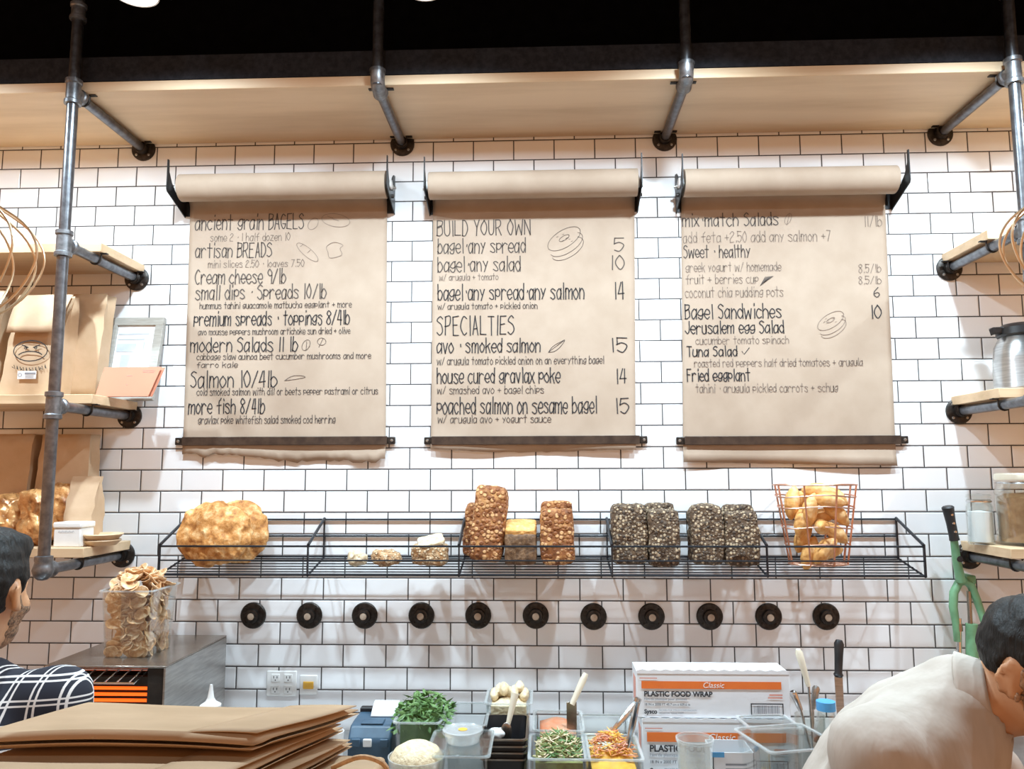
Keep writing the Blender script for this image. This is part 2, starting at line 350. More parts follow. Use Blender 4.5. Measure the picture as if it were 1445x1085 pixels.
def arc(c, r, a0, a1, n, ax=(1, 0, 0), ay=(0, 0, 1)):
    c = Vector(c); ax = Vector(ax); ay = Vector(ay)
    return [c + ax*r*math.cos(a0+(a1-a0)*i/n) + ay*r*math.sin(a0+(a1-a0)*i/n) for i in range(n+1)]
def mesh_from(vs, fs):
    b = MB(); b.v = [Vector(v) for v in vs]; b.f = [tuple(f) for f in fs]; return b

# signed-distance sculpting (numpy) -> one continuous surface
def nets(f, lo, hi, h):
    lo = np.array(lo, float); hi = np.array(hi, float); n = np.ceil((hi-lo)/h).astype(int)+1
    ax = [lo[i]+h*np.arange(n[i]) for i in range(3)]
    G = np.stack(np.meshgrid(*ax, indexing='ij'), -1); V = f(G.reshape(-1, 3)).reshape(n)
    S = V < 0; nc = n-1
    corner = [(a, b, c) for a in (0, 1) for b in (0, 1) for c in (0, 1)]
    sl = lambda A, c: A[c[0]:c[0]+nc[0], c[1]:c[1]+nc[1], c[2]:c[2]+nc[2]]
    cnt = sum(sl(S, c).astype(int) for c in corner); act = (cnt > 0) & (cnt < 8)
    I = np.argwhere(act); acc = np.zeros((len(I), 3)); k = np.zeros(len(I))
    for a in corner:
        for d in range(3):
            if a[d]: continue
            b = list(a); b[d] = 1
            va = V[I[:, 0]+a[0], I[:, 1]+a[1], I[:, 2]+a[2]]; vb = V[I[:, 0]+b[0], I[:, 1]+b[1], I[:, 2]+b[2]]
            cr = (va < 0) != (vb < 0); t = np.where(cr, va/np.where(cr, va-vb, 1), 0)
            p = I+np.array(a); p = p.astype(float); p[:, d] += t
            acc += np.where(cr[:, None], p, 0); k += cr
    P = lo + h*acc/k[:, None]
    idx = -np.ones(nc, int); idx[act] = np.arange(len(I)); F_ = []
    for d in range(3):
        e1, e2 = (d+1) % 3, (d+2) % 3
        A = [slice(None)]*3; B = [slice(None)]*3; A[d] = slice(0, -1); B[d] = slice(1, None)
        ch = S[tuple(A)] != S[tuple(B)]
        E_ = np.argwhere(ch); E_ = E_[(E_[:, e1] > 0) & (E_[:, e2] > 0) & (E_[:, e1] < n[e1]-1) & (E_[:, e2] < n[e2]-1)]
        def cell(o1, o2):
            q = E_.copy(); q[:, e1] -= o1; q[:, e2] -= o2; return idx[q[:, 0], q[:, 1], q[:, 2]]
        Q = np.stack([cell(1, 1), cell(0, 1), cell(0, 0), cell(1, 0)], -1)
        ins = S[E_[:, 0], E_[:, 1], E_[:, 2]]; Q[~ins] = Q[~ins][:, ::-1]; F_.append(Q)
    return mesh_from(P.tolist(), np.concatenate(F_).tolist())
def s_ell(P, c, r, R=None):
    q = P-np.array(c)
    if R is not None: q = q @ R
    r = np.array(r); k0 = np.linalg.norm(q/r, axis=1); k1 = np.linalg.norm(q/(r*r), axis=1)
    return k0*(k0-1)/np.maximum(k1, 1e-9)
def s_cap(P, a, b, ra, rb):
    a = np.array(a, float); b = np.array(b, float); ab = b-a; t = np.clip((P-a) @ ab/(ab @ ab), 0, 1)
    return np.linalg.norm(P-(a+t[:, None]*ab), axis=1)-(ra+(rb-ra)*t)
def smin(a, b, k): h = np.clip(0.5+0.5*(b-a)/k, 0, 1); return b*(1-h)+a*h-k*h*(1-h)
def smax(a, b, k): return -smin(-a, -b, k)
def wob(P, s, amp, seed=0):
    q = P*s; return amp*(np.sin(q[:, 0]+1.7*np.sin(q[:, 1]*0.9+seed)+seed)*np.sin(q[:, 1]*1.1+1.3*np.sin(q[:, 2]+2*seed))+0.6*np.sin(q[:, 2]*1.7+q[:, 0]*0.8+seed))

# ================================================================== THE ROOM
struct(MB().box(-3.2, 4.6, 0, 0.12, 0, 3.105).build('wall_back', 'tile', smooth=0))
struct(MB().box(-3.2, 4.6, -0.30, 0.12, 3.11, 3.95).build('wall_upper', 'black', smooth=0))
struct(MB().box(-3.2, 4.6, -0.425, -0.302, 3.11, 3.195).build('trim_1', 'band', smooth=0))
struct(MB().box(-3.2, 4.6, -5.2, 0.12, -0.06, 0).build('floor', 'floor', smooth=0))
struct(MB().box(-3.2, 4.6, -5.2, 0.12, 3.95, 4.0).build('ceiling', 'black', smooth=0))
# long ply shelf running under the black beam
tag(MB().box(-3.1, 4.5, -0.425, -0.002, 3.074, 3.108).build('top_shelf', 'ply', bevel=0.002), 'long birch plywood shelf running across the top of the tiled wall', 'shelf')

# ---- pipe shelf brackets
LEVELS = [3.054, 2.54, 2.016, 1.507]
YT = -0.46
def flange_bm(X, z, r=0.046, Y=0.0):
    return MB().lathe([(0, 0), (r, 0), (r, 0.007), (r-0.004, 0.010), (0.024, 0.011), (0.0225, 0.028), (0.019, 0.030), (0, 0.030)], (X, Y, z), (0, -1, 0), 28)
def screws_on(parent, X, z, Y, rad=0.034, n=4, a0=PI/4, r=0.0055, mat='screw'):
    for k in range(n):
        a = a0+2*PI*k/n
        MB().lathe([(0, 0.0035), (r*0.7, 0.003), (r, 0), (r*0.9, -0.002)], (X+rad*math.cos(a), Y, z+rad*math.sin(a)), (0, -1, 0), 10).build('screw', mat, parent)
def pipe_bracket(X, levels, label, grp, elbow_top=False, strap=True):
    t = thing('pipe_bracket', label, 'pipe bracket', (X, 0, levels[-1]), grp)
    zb = levels[-1]
    MB().tube([(X, YT, zb), (X, YT, 3.95)], 0.0175, 20).build('upright', 'pipe', t)
    if not elbow_top:
        zc = 3.335
        MB().lathe([(0.0185, -0.03), (0.026, -0.028), (0.026, -0.018), (0.022, -0.014), (0.022, 0.014), (0.026, 0.018), (0.026, 0.028), (0.0185, 0.03)], (X, YT, zc), (0, 0, 1), 20).build('coupling', 'galv', t)
    for i, z in enumerate(levels):
        last = i == len(levels)-1
        b = MB()
        if last and not elbow_top:      # ball-shaped elbow at the foot
            b.lathe([(0, -0.032), (0.014, -0.029), (0.026, -0.018), (0.031, 0), (0.027, 0.014), (0.024, 0.024), (0.026, 0.03), (0.026, 0.042), (0.019, 0.044)], (X, YT, z), (0, 0, 1), 20)
            b.lathe([(0.027, 0), (0.024, 0.024), (0.026, 0.03), (0.026, 0.042), (0.019, 0.044)], (X, YT, z), (0, 1, 0), 20)
        elif elbow_top:
            pts = [(X, YT, z+0.052), (X, YT, z+0.03), (X, YT+0.003, z+0.015), (X, YT+0.015, z+0.003), (X, YT+0.03, z), (X, YT+0.052, z)]
            b.tube(pts, [0.026, 0.023, 0.0235, 0.0235, 0.023, 0.026], 20)
            b.lathe([(0.027, 0), (0.027, 0.010)], (X, YT, z+0.044), (0, 0, 1), 20)
        else:
            b.lathe([(0.019, -0.044), (0.0265, -0.042), (0.0265, -0.03), (0.0225, -0.026), (0.0225, 0.026), (0.0265, 0.03), (0.0265, 0.042), (0.019, 0.044)], (X, YT, z), (0, 0, 1), 20)
            b.lathe([(0.022, 0), (0.0225, 0.026), (0.0265, 0.03), (0.0265, 0.042), (0.019, 0.044)], (X, YT, z), (0, 1, 0), 20)
        b.build('elbow' if last else 'tee', 'galv', t)
        MB().tube([(X, YT+0.03, z), (X, -0.012, z)], 0.0168, 18).build('arm', 'pipe', t)
        fl = flange_bm(X, z).build('flange', 'iron', t)
        screws_on(fl, X, z, -0.010)
        if strap:
            for yy in ((-0.40, -0.03) if z > 3 else (-0.28, -0.035)):
                s = MB(); s.tube([(X-0.036, yy, z+0.0185), (X-0.02, yy, z+0.0175)] + arc((X, yy, z), 0.019, PI, 2*PI, 10) + [(X+0.02, yy, z+0.0175), (X+0.036, yy, z+0.0185)], 0.003, 6)
                s.box(X-0.042, X-0.019, yy-0.007, yy+0.007, z+0.0165, z+0.0195); s.box(X+0.019, X+0.042, yy-0.007, yy+0.007, z+0.0165, z+0.0195)
                s.build('pipe_strap', 'iron', t)
    return t
pipe_bracket(-0.977, LEVELS, 'tall grey steel pipe bracket with four arms carrying the shelves at left', 'steel pipe shelf brackets')
pipe_bracket(0.035, LEVELS[:1], 'short steel pipe drop with one arm above the gap between first and second menus', 'steel pipe shelf brackets', True)
pipe_bracket(1.034, LEVELS[:1], 'short steel pipe drop with one arm above the gap between second and third menus', 'steel pipe shelf brackets', True)
pipe_bracket(2.057, LEVELS, 'tall grey steel pipe bracket with arms carrying the shelves at right', 'steel pipe shelf brackets')

# ---- side shelves
SD = -0.30
TOPZ = [0, LEVELS[1]+0.020+0.032, LEVELS[2]+0.020+0.032, LEVELS[3]+0.020+0.032]
for i, nm in ((1, 'upper'), (2, 'middle'), (3, 'lowest')):
    for sd in (0, 1):
        x0, x1 = ((-2.2, -0.948), (2.032, 3.4))[sd]
        zt = TOPZ[i]
        what = (('pale wooden shelf board on pipe arms above the paper bags at left', 'pale wooden shelf board carrying the kraft bags and picture frame', 'pale wooden shelf board carrying gold wrapped bread and a white box'),
                ('empty pale wooden shelf board on pipe arms above the steel thermos', 'pale wooden shelf board under the steel thermos', 'pale wooden shelf board under the two glass jars'))[sd][i-1]
        tag(MB().box(x0, x1, SD, -0.004, zt-0.032, zt).build('shelf_board', 'shelfwood', bevel=0.002), what, 'shelf', 'side shelf boards')

# ================================================================== MENUS
GL = {'a': "~45260402103143 4640", 'b': "0900 ~042644422001", 'c': "~452604022041", 'd': "4940 ~442604022042", 'e': "~0343452604022041", 'f': "~49382720 0545",
 'g': "~462604032243 ~4642301001", 'h': "0900 ~04264440", 'i': "1610 1819", 'j': "~3632201001 3839", 'k': "0900 4603 2440", 'l': "1910", 'm': "0600 ~04163530 ~34566560",
 'n': "0600 ~04264440", 'o': "~26040220424426", 'p': "0600 ~052645432203", 'q': "4640 ~442604022042", 'r': "0600 ~042645", 's': "~45260533412001", 't': "2920 0646",
 'u': "~0601204246 4640", 'v': "062046", 'w': "0610355066", 'x': "0640 4600", 'y': "0623 4610", 'z': "06460040",
 'A': "002940 1333", 'B': "0900 ~0939483605 ~0536422000", 'C': "~482906032041", 'D': "0900 ~092946432000", 'E': "49090040 0535", 'F': "490900 0535", 'G': "~48290603204143 4323",
 'I': "1910", 'J': "~49422002", 'L': "090040", 'M': "0009346960", 'N': "00094049", 'O': "~29060320434629", 'P': "0900 ~0939473504", 'R': "0900 ~0939473504 2440",
 'S': "~48290735422001", 'T': "0949 2920", 'U': "~0902204249", 'W': "0910365069", 'Y': "0925 4925 2520",
 '0': "~29060320434629", '1': "1910", '2': "~0729470300 0040", '3': "~08294715 ~1544422001", '4': "290343 3930", '5': "490905 ~0526442001", '6': "~39050220423403", '7': "094910",
 '8': "~250729472502204225", '9': "~4525072947 4740", '/': "4900", '+': "0444 2622", '*': "2425", '.': "1011", ',': "1100", '-': "0333", '%': "4900 0908 4140", 'V': "092049",
 'q4': "0906 3900 4543"}
def smooth_line(p, n=5):
    if len(p) < 3: return p
    o = []
    for i in range(len(p)-1):
        a, b, c, d = p[max(i-1, 0)], p[i], p[i+1], p[min(i+2, len(p)-1)]
        for k in range(n):
            t = k/n
            o.append(tuple(0.5*((2*b[j]) + (-a[j]+c[j])*t + (2*a[j]-5*b[j]+4*c[j]-d[j])*t*t + (-a[j]+3*b[j]-3*c[j]+d[j])*t**3) for j in (0, 1)))
    o.append(p[-1]); return o
def strokes(text):
    out = []; x = 0
    for ch in text:
        if ch == ' ': x += 3.6; continue
        mx = 0
        for s in GL[ch].split():
            sm = s[0] == '~'; s = s.lstrip('~')
            p = [(int(s[i]), int(s[i+1])) for i in range(0, len(s), 2)]
            p = [(a+random.uniform(-.28, .28), b+random.uniform(-.28, .28)) for a, b in p]
            mx = max(mx, max(int(s[i]) for i in range(0, len(s), 2)))
            if sm: p = smooth_line(p)
            out.append([(x+a, b) for a, b in p])
        x += mx+1.7
    return out, x-1.7
def ribbon(mb, pts, wd, Y):
    """flat pen stroke on the wall-parallel sheet: pts are (X, Z) in metres"""
    n = len(pts); L = []; R = []
    for i in range(n):
        a = pts[max(i-1, 0)]; b = pts[min(i+1, n-1)]; dx, dz = b[0]-a[0], b[1]-a[1]; l = math.hypot(dx, dz) or 1e-6
        ex = (-dx/l*wd/2, -dz/l*wd/2) if i == 0 else ((dx/l*wd/2, dz/l*wd/2) if i == n-1 else (0, 0))
        px, pz = pts[i][0]+ex[0], pts[i][1]+ex[1]
        L.append((px-dz/l*wd/2, Y, pz+dx/l*wd/2)); R.append((px+dz/l*wd/2, Y, pz-dx/l*wd/2))
    mb.add(L+R, [(i, i+1, n+i+1, n+i) for i in range(n-1)])
YS = -0.008
def w2(x, y): v = at(x, y, YS); return (v.x, v.z)
def write(mb, text, x0, x1, yb, hpx, wd=0.0024):
    st, tw = strokes(text); a = w2(x0, yb); b = w2(x1, yb); top = w2(x0, yb-hpx)
    hh = (top[1]-a[1])/9; sx = (b[0]-a[0])/tw; dz = (b[1]-a[1])/max(tw, 1e-6)
    for s in st:
        q = [(a[0]+p[0]*sx, a[1]+p[1]*hh) for p in s]
        if len(q) > 6: ribbon(mb, q, wd, YS-0.0018)
        else:
            for e, g in zip(q, q[1:]): ribbon(mb, [e, g], wd, YS-0.0018)
def doodle(mb, pts_px, wd=0.0017, sm=True):
    p = [w2(*q) for q in pts_px]; ribbon(mb, smooth_line(p, 6) if sm else p, wd, YS-0.0018)
def ell_px(cx, cy, a, b, ang, t0=0, t1=2*PI, n=16):
    c, s = math.cos(ang), math.sin(ang)
    return [(cx+a*math.cos(t)*c-b*math.sin(t)*s, cy+a*math.cos(t)*s+b*math.sin(t)*c) for t in [t0+(t1-t0)*i/n for i in range(n+1)]]
def sandwich_doodle(mb, cx, cy, s, ang):
    doodle(mb, ell_px(cx, cy-3*s, 26*s, 12*s, ang)); doodle(mb, ell_px(cx+3*s, cy+5*s, 26*s, 12*s, ang, -0.5, PI-0.1)); doodle(mb, ell_px(cx+5*s, cy+11*s, 25*s, 12*s, ang, -0.6, PI))
    doodle(mb, ell_px(cx, cy-4*s, 8*s, 3*s, ang))
    for k in range(7): qx, qy = cx+random.uniform(-13, 13)*s, cy-3*s+random.uniform(-6, 5)*s; doodle(mb, [(qx, qy), (qx+2.2*s, qy-1)], 0.0013)
MENUS = [
 dict(x=(268, 546, 258, 544), bar=(246, 557, 622), btm=(640, 656), roll=(256, 546, 263), label='left kraft paper menu listing bagels, breads, spreads, salads and salmon', plate=(262, 549),
  big=[("ancient grain BAGELS", 276, 428, 325, 21), ("artisan BREADS", 276, 383, 364, 20), ("Cream cheese 9/lb", 276, 403, 401, 20), ("small dips * Spreads 10/lb", 276, 460, 423, 20), ("premium spreads * toppings 8/4lb", 274, 493, 460, 20),
       ("modern Salads 11 lb", 269, 420, 497, 20), ("Salmon 10/4lb", 269, 390, 547, 23), ("more fish 8/4lb", 266, 373, 584, 21)],
  small=[("some 2 * 1 half dozen 10", 297, 409, 341, 11), ("mini slices 2.50 * loaves 7.50", 294, 429, 378, 10), ("hummus tahini guacamole matbucha eggplant + more", 282, 496, 436, 9), ("avo mousse peppers mushroom artichoke sun dried + olive", 280, 494, 473, 9),
         ("cabbage slaw quinoa beet cucumber mushrooms and more", 278, 523, 508, 9), ("farro kale", 278, 335, 519, 8), ("cold smoked salmon with dill or beets pepper pastrami or citrus", 278, 533, 558, 10), ("gravlax poke whitefish salad smoked cod herring", 280, 473, 598, 11)]),
 dict(x=(611, 896, 608, 897), bar=(598, 914, 621), btm=(630, 637), roll=(606, 899, 260), label='middle kraft paper menu headed BUILD YOUR OWN and SPECIALTIES with prices', plate=(606, 901),
  big=[("BUILD YOUR OWN", 617, 748, 333, 21), ("bagel*any spread", 618, 741, 358, 21), ("bagel*any salad", 618, 734, 384, 21), ("bagel*any spread*any salmon", 618, 824, 424, 22), ("SPECIALTIES", 617, 725, 473, 26), ("avo * smoked salmon", 617, 762, 498, 20),
       ("house cured gravlax poke", 617, 790, 541, 21), ("poached salmon on sesame bagel", 617, 842, 584, 23), ("5", 867, 880, 355, 19), ("10", 862, 880, 381, 20), ("14", 867, 881, 422, 24), ("15", 862, 885, 497, 20), ("14", 869, 884, 541, 20), ("15", 868, 887, 583, 21)],
  small=[("w/ arugula + tomato", 620, 703, 396, 9), ("w/ arugula tomato + pickled onion", 618, 758, 437, 9), ("w/ arugula tomato pickled onion on an everything bagel", 617, 852, 515, 11), ("w/ smashed avo + bagel chips", 617, 767, 556, 11), ("w/ arugula avo + yogurt sauce", 618, 777, 597, 11)]),
 dict(x=(962, 1250, 964, 1265), bar=(955, 1283, 621), btm=(652, 657), roll=(964, 1263, 256), label='right kraft paper menu listing salads, sweet dishes and bagel sandwiches', plate=(964, 1264),
  big=[("mix*match Salads", 963, 1098, 320, 18), ("Sweet * healthy", 965, 1058, 364, 17), ("Bagel Sandwiches", 967, 1102, 450, 20), ("Jerusalem egg Salad", 967, 1106, 471, 17), ("Tuna Salad", 970, 1040, 503, 14), ("Fried eggplant", 970, 1058, 538, 17),
       ("10", 1229, 1243, 449, 18), ("6", 1234, 1241, 419, 13)],
  small=[("add feta +2.50 add any salmon +7", 964, 1172, 343, 15), ("greek yogurt w/ homemade", 968, 1102, 384, 13), ("fruit + berries cup", 968, 1070, 401, 13), ("coconut chia pudding pots", 967, 1105, 420, 14), ("cucumber tomato spinach", 982, 1113, 486, 11),
         ("roasted red peppers half dried tomatoes + arugula", 980, 1217, 518, 11), ("tahini * arugula pickled carrots + schug", 982, 1182, 554, 12), ("11/lb", 1220, 1244, 320, 15), ("8.5/lb", 1212, 1243, 385, 12), ("8.5/lb", 1212, 1243, 401, 11)])]
RR = 0.050
YR = -0.098
for mi, mn in enumerate(MENUS):
    xa, xb, xc, xd = mn['x']
    tl, tr, bl, br = at(xa, 300, YS), at(xb, 300, YS), at(xc, mn['btm'][0], YS), at(xd, mn['btm'][1], YS)
    zc = at((mn['roll'][0]+mn['roll'][1])/2, mn['roll'][2], YR).z
    X0 = (at(mn['roll'][0], mn['roll'][2], YR).x); X1 = at(mn['roll'][1], mn['roll'][2], YR).x
    t = thing('menu_roll', mn['label'], 'menu', ((X0+X1)/2, 0, zc))
    # sheet: leaves the back of the roll, lies down the wall, passes behind the bar, torn foot
    ztop = zc; N = 44; rnd = random.Random(mi+3)
    tear = [rnd.uniform(-0.006, 0.006) for _ in range(N+1)]
    def zbot(u):
        i = min(int(u*N), N); base = bl.z*(1-u)+br.z*u
        if mi == 0: return base + tear[i] + 0.006*math.sin(u*9) - (0.012 if 0.07 < u < 0.13 else 0) + (0.02 if u > 0.97 else 0)
        if mi == 1: return base + 0.3*tear[i] - 0.012*math.sin(u*PI*1.2+0.3) - 0.002
        return base + 0.15*tear[i]
    zrow = [0.0, 0.015, 0.03, 0.045, 0.06, 0.08, 0.1, 0.16, 0.25, 0.35, 0.45, 0.55, 0.65, 0.75, 0.84, 0.90, 0.94, 0.97, 1.0]
    def sheet(u, vv):
        v = zrow[int(round(vv*(len(zrow)-1)))]
        zb = zbot(u); z = ztop*(1-v)+zb*v
        k = (ztop-z)/(ztop-bl.z); xl = X0*(1-k)+bl.x*k if k < 0.15 else tl.x*(1-k)+bl.x*k; xr = tr.x*(1-k)+br.x*k
        xl = min(tl.x, X0+0.05)*(1-k)+bl.x*k; x = xl*(1-u)+xr*u
        d = max(0, 1-(ztop-z)/0.052); y = YS + (YR+RR-YS+0.002)*d*d
        y += 0.0005*noise.noise(Vector((x*5, z*5, mi))) if v < 0.85 else 0
        if v > 0.95: y -= 0.012*(v-0.95)/0.05*(0.5+0.5*math.sin(u*7+mi))
        return (x, y, z)
    MB().grid(sheet, N, len(zrow)-1).build('paper_sheet', 'kraft', t, solid=0.0008)
    b = MB(); b.tube([(X0, YR, zc), (X1, YR, zc)], RR, 40)
    ro = b.build('paper_roll', 'kraft', t, bevel=0.001)
    for X, sg in ((X0, -1), (X1, 1)):
        MB().lathe([(0, 0), (0.018, 0), (0.018, 0.018), (0, 0.018)], (X, YR, zc), (sg, 0, 0), 16).build('roll_end_cap', 'white', ro)
    for X, sg in ((X0-(0.026 if mi == 0 else 0.011), -1), (X1+(0.026 if mi == 2 else 0.011), 1)):
        th = 0.0035
        zt, zb2 = zc+0.068, zc-0.082
        poly = [(0, zb2), (-0.150, zb2+0.050), (-0.156, zb2+0.06), (-0.156, zt+0.020), (-0.146, zt+0.020), (-0.142, zc+0.045), (-0.120, zc+0.012), (-0.098, zc-0.004), (-0.076, zc+0.012), (-0.052, zc+0.045), (-0.030, zt-0.006), (-0.004, zt)]
        bb = MB().prism([(X-th/2, y-0.002, z) for y, z in poly], (th, 0, 0))
        bb.box(min(X, X-sg*0.030), max(X, X-sg*0.030), -0.004, -0.001, zb2+0.005, zt-0.02)
        bo = bb.build('bracket', 'bracket', t, smooth=20)
        MB().lathe([(0, 0.016), (0.005, 0.016), (0.005, 0.008), (0.010, 0.007), (0.010, 0)], (X+sg*0.0018, YR+0.03, zc-0.002), (sg, 0, 0), 12).build('axle_bolt', 'screw', bo)
        MB().lathe([(0, 0.010), (0.007, 0.009), (0.008, 0)], (X+sg*0.0018, YR+0.03, zc-0.034), (sg, 0, 0), 12).build('screw', 'iron', bo)
    # bar
    p0, p1 = at(mn['bar'][0], mn['bar'][2], -0.02), at(mn['bar'][1], mn['bar'][2], -0.02); zb = (p0.z+p1.z)/2
    ba = MB(); ba.box(p0.x+0.028, p1.x-0.028, -0.022, -0.0165, zb-0.0155, zb+0.0155)
    bar = ba.build('holding_bar', 'bar', t, bevel=0.0015)
    for X, sg in ((p0.x, 1), (p1.x, -1)):
        e = MB(); e.box(min(X, X+sg*0.030), max(X, X+sg*0.030), -0.0165, -0.002, zb-0.0135, zb+0.0135)
        eb = e.build('bar_bracket', 'iron', bar, bevel=0.003)
        MB().lathe([(0, 0.004), (0.004, 0.003), (0.006, 0)], (X+sg*0.012, -0.0165, zb), (0, -1, 0), 10).build('screw_head', 'screw', bar)
    # writing
    for (txt, a, b_, y, h) in mn['big']:
        q = MB(); write(q, txt, a, b_, y, h, 0.0040); q.build('handwritten_line', 'ink' if (mi == 1 and y > 400) or (mi != 1 and y > 430) else 'ink2', t, smooth=0)
    for (txt, a, b_, y, h) in mn['small']:
        q = MB(); write(q, txt, a, b_, y, h, 0.0024); q.build('handwritten_line', 'ink2' if y > 430 and mi != 2 else 'ink3', t, smooth=0)
    k = MB(); k2 = MB(); k3 = MB()
    if mi == 0:
        doodle(k3, ell_px(442, 316, 9, 6, -0.9)); doodle(k3, ell_px(474, 311, 20, 9, 0.15)); doodle(k3, [(470, 309), (478, 312)]); doodle(k3, [(462, 305), (470, 308)])
        doodle(k3, ell_px(434, 356, 19, 6, 0.7)); doodle(k3, [(424, 348), (428, 345)]); doodle(k3, [(434, 357), (438, 353)]); doodle(k3, [(463, 356), (461, 348), (472, 342), (484, 346), (480, 351), (482, 360), (466, 364), (463, 356)])
        doodle(k2, ell_px(432, 487, 5, 8, 0.5)); doodle(k2, [(432, 495), (433, 482)]); doodle(k2, ell_px(454, 482, 6, 5, 0)); doodle(k2, [(450, 490), (456, 478)])
        doodle(k2, [(402, 537), (412, 531), (424, 530), (431, 532), (424, 534), (412, 536), (402, 537)])
    if mi == 1:
        sandwich_doodle(k2, 796, 340, 1.0, -0.55); doodle(k, [(774, 497), (780, 489), (790, 483), (797, 480), (790, 490), (782, 496), (774, 497)]); doodle(k, [(775, 496), (795, 481)])
    if mi == 2:
        sandwich_doodle(k3, 1172, 455, 0.8, -0.55); doodle(k3, ell_px(1112, 309, 4, 8, 0.4)); doodle(k3, [(1110, 318), (1114, 301)])
        for q in range(6): doodle(k2, [(1073+q*1.5, 403-q*1.2), (1080+q*2.1, 391-q*0.2)], 0.0025, False)
        doodle(k, [(1047, 496), (1050, 500), (1057, 491)], 0.003, False)
    for kk, m_ in ((k, 'ink'), (k2, 'ink2'), (k3, 'ink3')):
        if kk.v: kk.build('pen_drawing', m_, t, smooth=0)

# ================================================================== WIRE SHELF
ZB = 1.462; WX0, WX1, WD = -0.742, 1.812, -0.20; ZFR = 1.556; ZBR = 1.634
DIVX = [-0.742, -0.231, 0.281, 0.792, 1.302, 1.812]
def zs(y): return ZB+0.041*(1+y/0.20)
t = thing('wire_shelf', 'long black wire wall shelf holding loaves under the paper menus', 'shelf', (0.53, 0, ZB))
for z, r in ((ZFR, 0.0034), (ZB+0.047, 0.0026)): MB().tube([(WX0, WD, z), (WX1, WD, z)], r, 8).build('front_rail', 'wire', t)
for z, r in ((ZBR, 0.0034), (1.575, 0.0034), (zs(-0.006), 0.0034)): MB().tube([(WX0, -0.006, z), (WX1, -0.006, z)], r, 8).build('back_rail', 'wire', t)
for k in range(7):
    y = -0.030-0.170*k/6; MB().tube([(WX0, y, zs(y)), (WX1, y, zs(y))], 0.0042 if k == 6 else 0.0021, 8).build('base_rod', 'wire', t)
for X in DIVX:
    b = MB(); s = 0.0055
    b.box(X-0.0022, X+0.0022, WD-s, WD+s, ZB-0.004, ZFR+0.008); b.box(X-0.0022, X+0.0022, -s-0.006, s-0.008, zs(0)-0.008, ZBR+0.006)
    b.tube([(X, WD, ZFR+0.004), (X, -0.007, ZBR+0.004)], 0.0052, 8); b.tube([(X, WD, ZB-0.004), (X, -0.007, zs(0)-0.006)], 0.0035, 8)
    b.build('side_frame', 'wire', t)

# ---- breads
def lump(name, c, r, mat, amp=0.012, fr=9, seed=0, sub=5, flat=None, rot=None):
    """noisy rounded loaf: ellipsoid radii r about centre c; flat = power for squareness"""
    bm = bmesh.new(); bmesh.ops.create_icosphere(bm, subdivisions=sub, radius=1.0)
    R = rot or Matrix.Identity(3); c = Vector(c)
    for v in bm.verts:
        p = v.co.copy()
        if flat:
            k = (abs(p.x)**flat+abs(p.y)**flat+abs(p.z)**flat)**(-1/flat); p = p*k
        q = Vector((p.x*r[0], p.y*r[1], p.z*r[2]))
        d = noise.noise(q*fr+Vector((seed*3.1, 0, 0)))+0.5*noise.noise(q*fr*2.7+Vector((0, seed, 0)))+0.25*noise.noise(q*fr*7)
        q = q + p.normalized()*amp*d
        v.co = c + R @ q
    b = MB(); bm.verts.ensure_lookup_table(); b.v = [v.co.copy() for v in bm.verts]; b.f = [tuple(v.index for v in f.verts) for f in bm.faces]; bm.free()
    return b
def rotx(a): return Matrix.Rotation(a, 3, 'X')
def eul(x, y, z): return Matrix.Rotation(z, 3, 'Z') @ Matrix.Rotation(y, 3, 'Y') @ Matrix.Rotation(x, 3, 'X')
ZS = zs(-0.11)+0.0045
c1 = at(305, 760, -0.125)
tag(lump('l', (c1.x, -0.142, ZS+0.107), (0.127, 0.050, 0.110), 'rustic', 0.012, 22, 1, 5, 2.15, rotx(-0.12)).build('round_loaf', 'rustic', origin=(c1.x, -0.125, ZS)), 'front round rustic loaf with blistered golden crust at left end of wire shelf', 'bread', 'round rustic loaves')
c2 = at(334, 758, -0.055)
tag(lump('l', (c2.x, -0.047, ZS+0.108), (0.112, 0.036, 0.110), 'rustic', 0.011, 22, 5, 5, 2.15, rotx(-0.05)).build('round_loaf', 'rustic', origin=(c2.x, -0.05, ZS)), 'second round rustic loaf leaning behind the front round loaf', 'bread', 'round rustic loaves')
p = at(504, 790, -0.12); tag(lump('l', (p.x, -0.12, ZS+0.024), (0.032, 0.03, 0.026), 'goldcrumb', 0.010, 30, 2, 4).build('bread_chunk', 'paleslice', origin=(p.x, -0.12, ZS)), 'small pale lump of bread left of the flat brown lump', 'bread')
p = at(545, 788, -0.12); tag(lump('l', (p.x, -0.12, ZS+0.024), (0.050, 0.032, 0.026), 'seedend', 0.010, 26, 4, 4, 3).build('bread_chunk', 'seedend', origin=(p.x, -0.12, ZS)), 'flat brown lump of bread between the pale lump and sliced loaf end', 'bread')
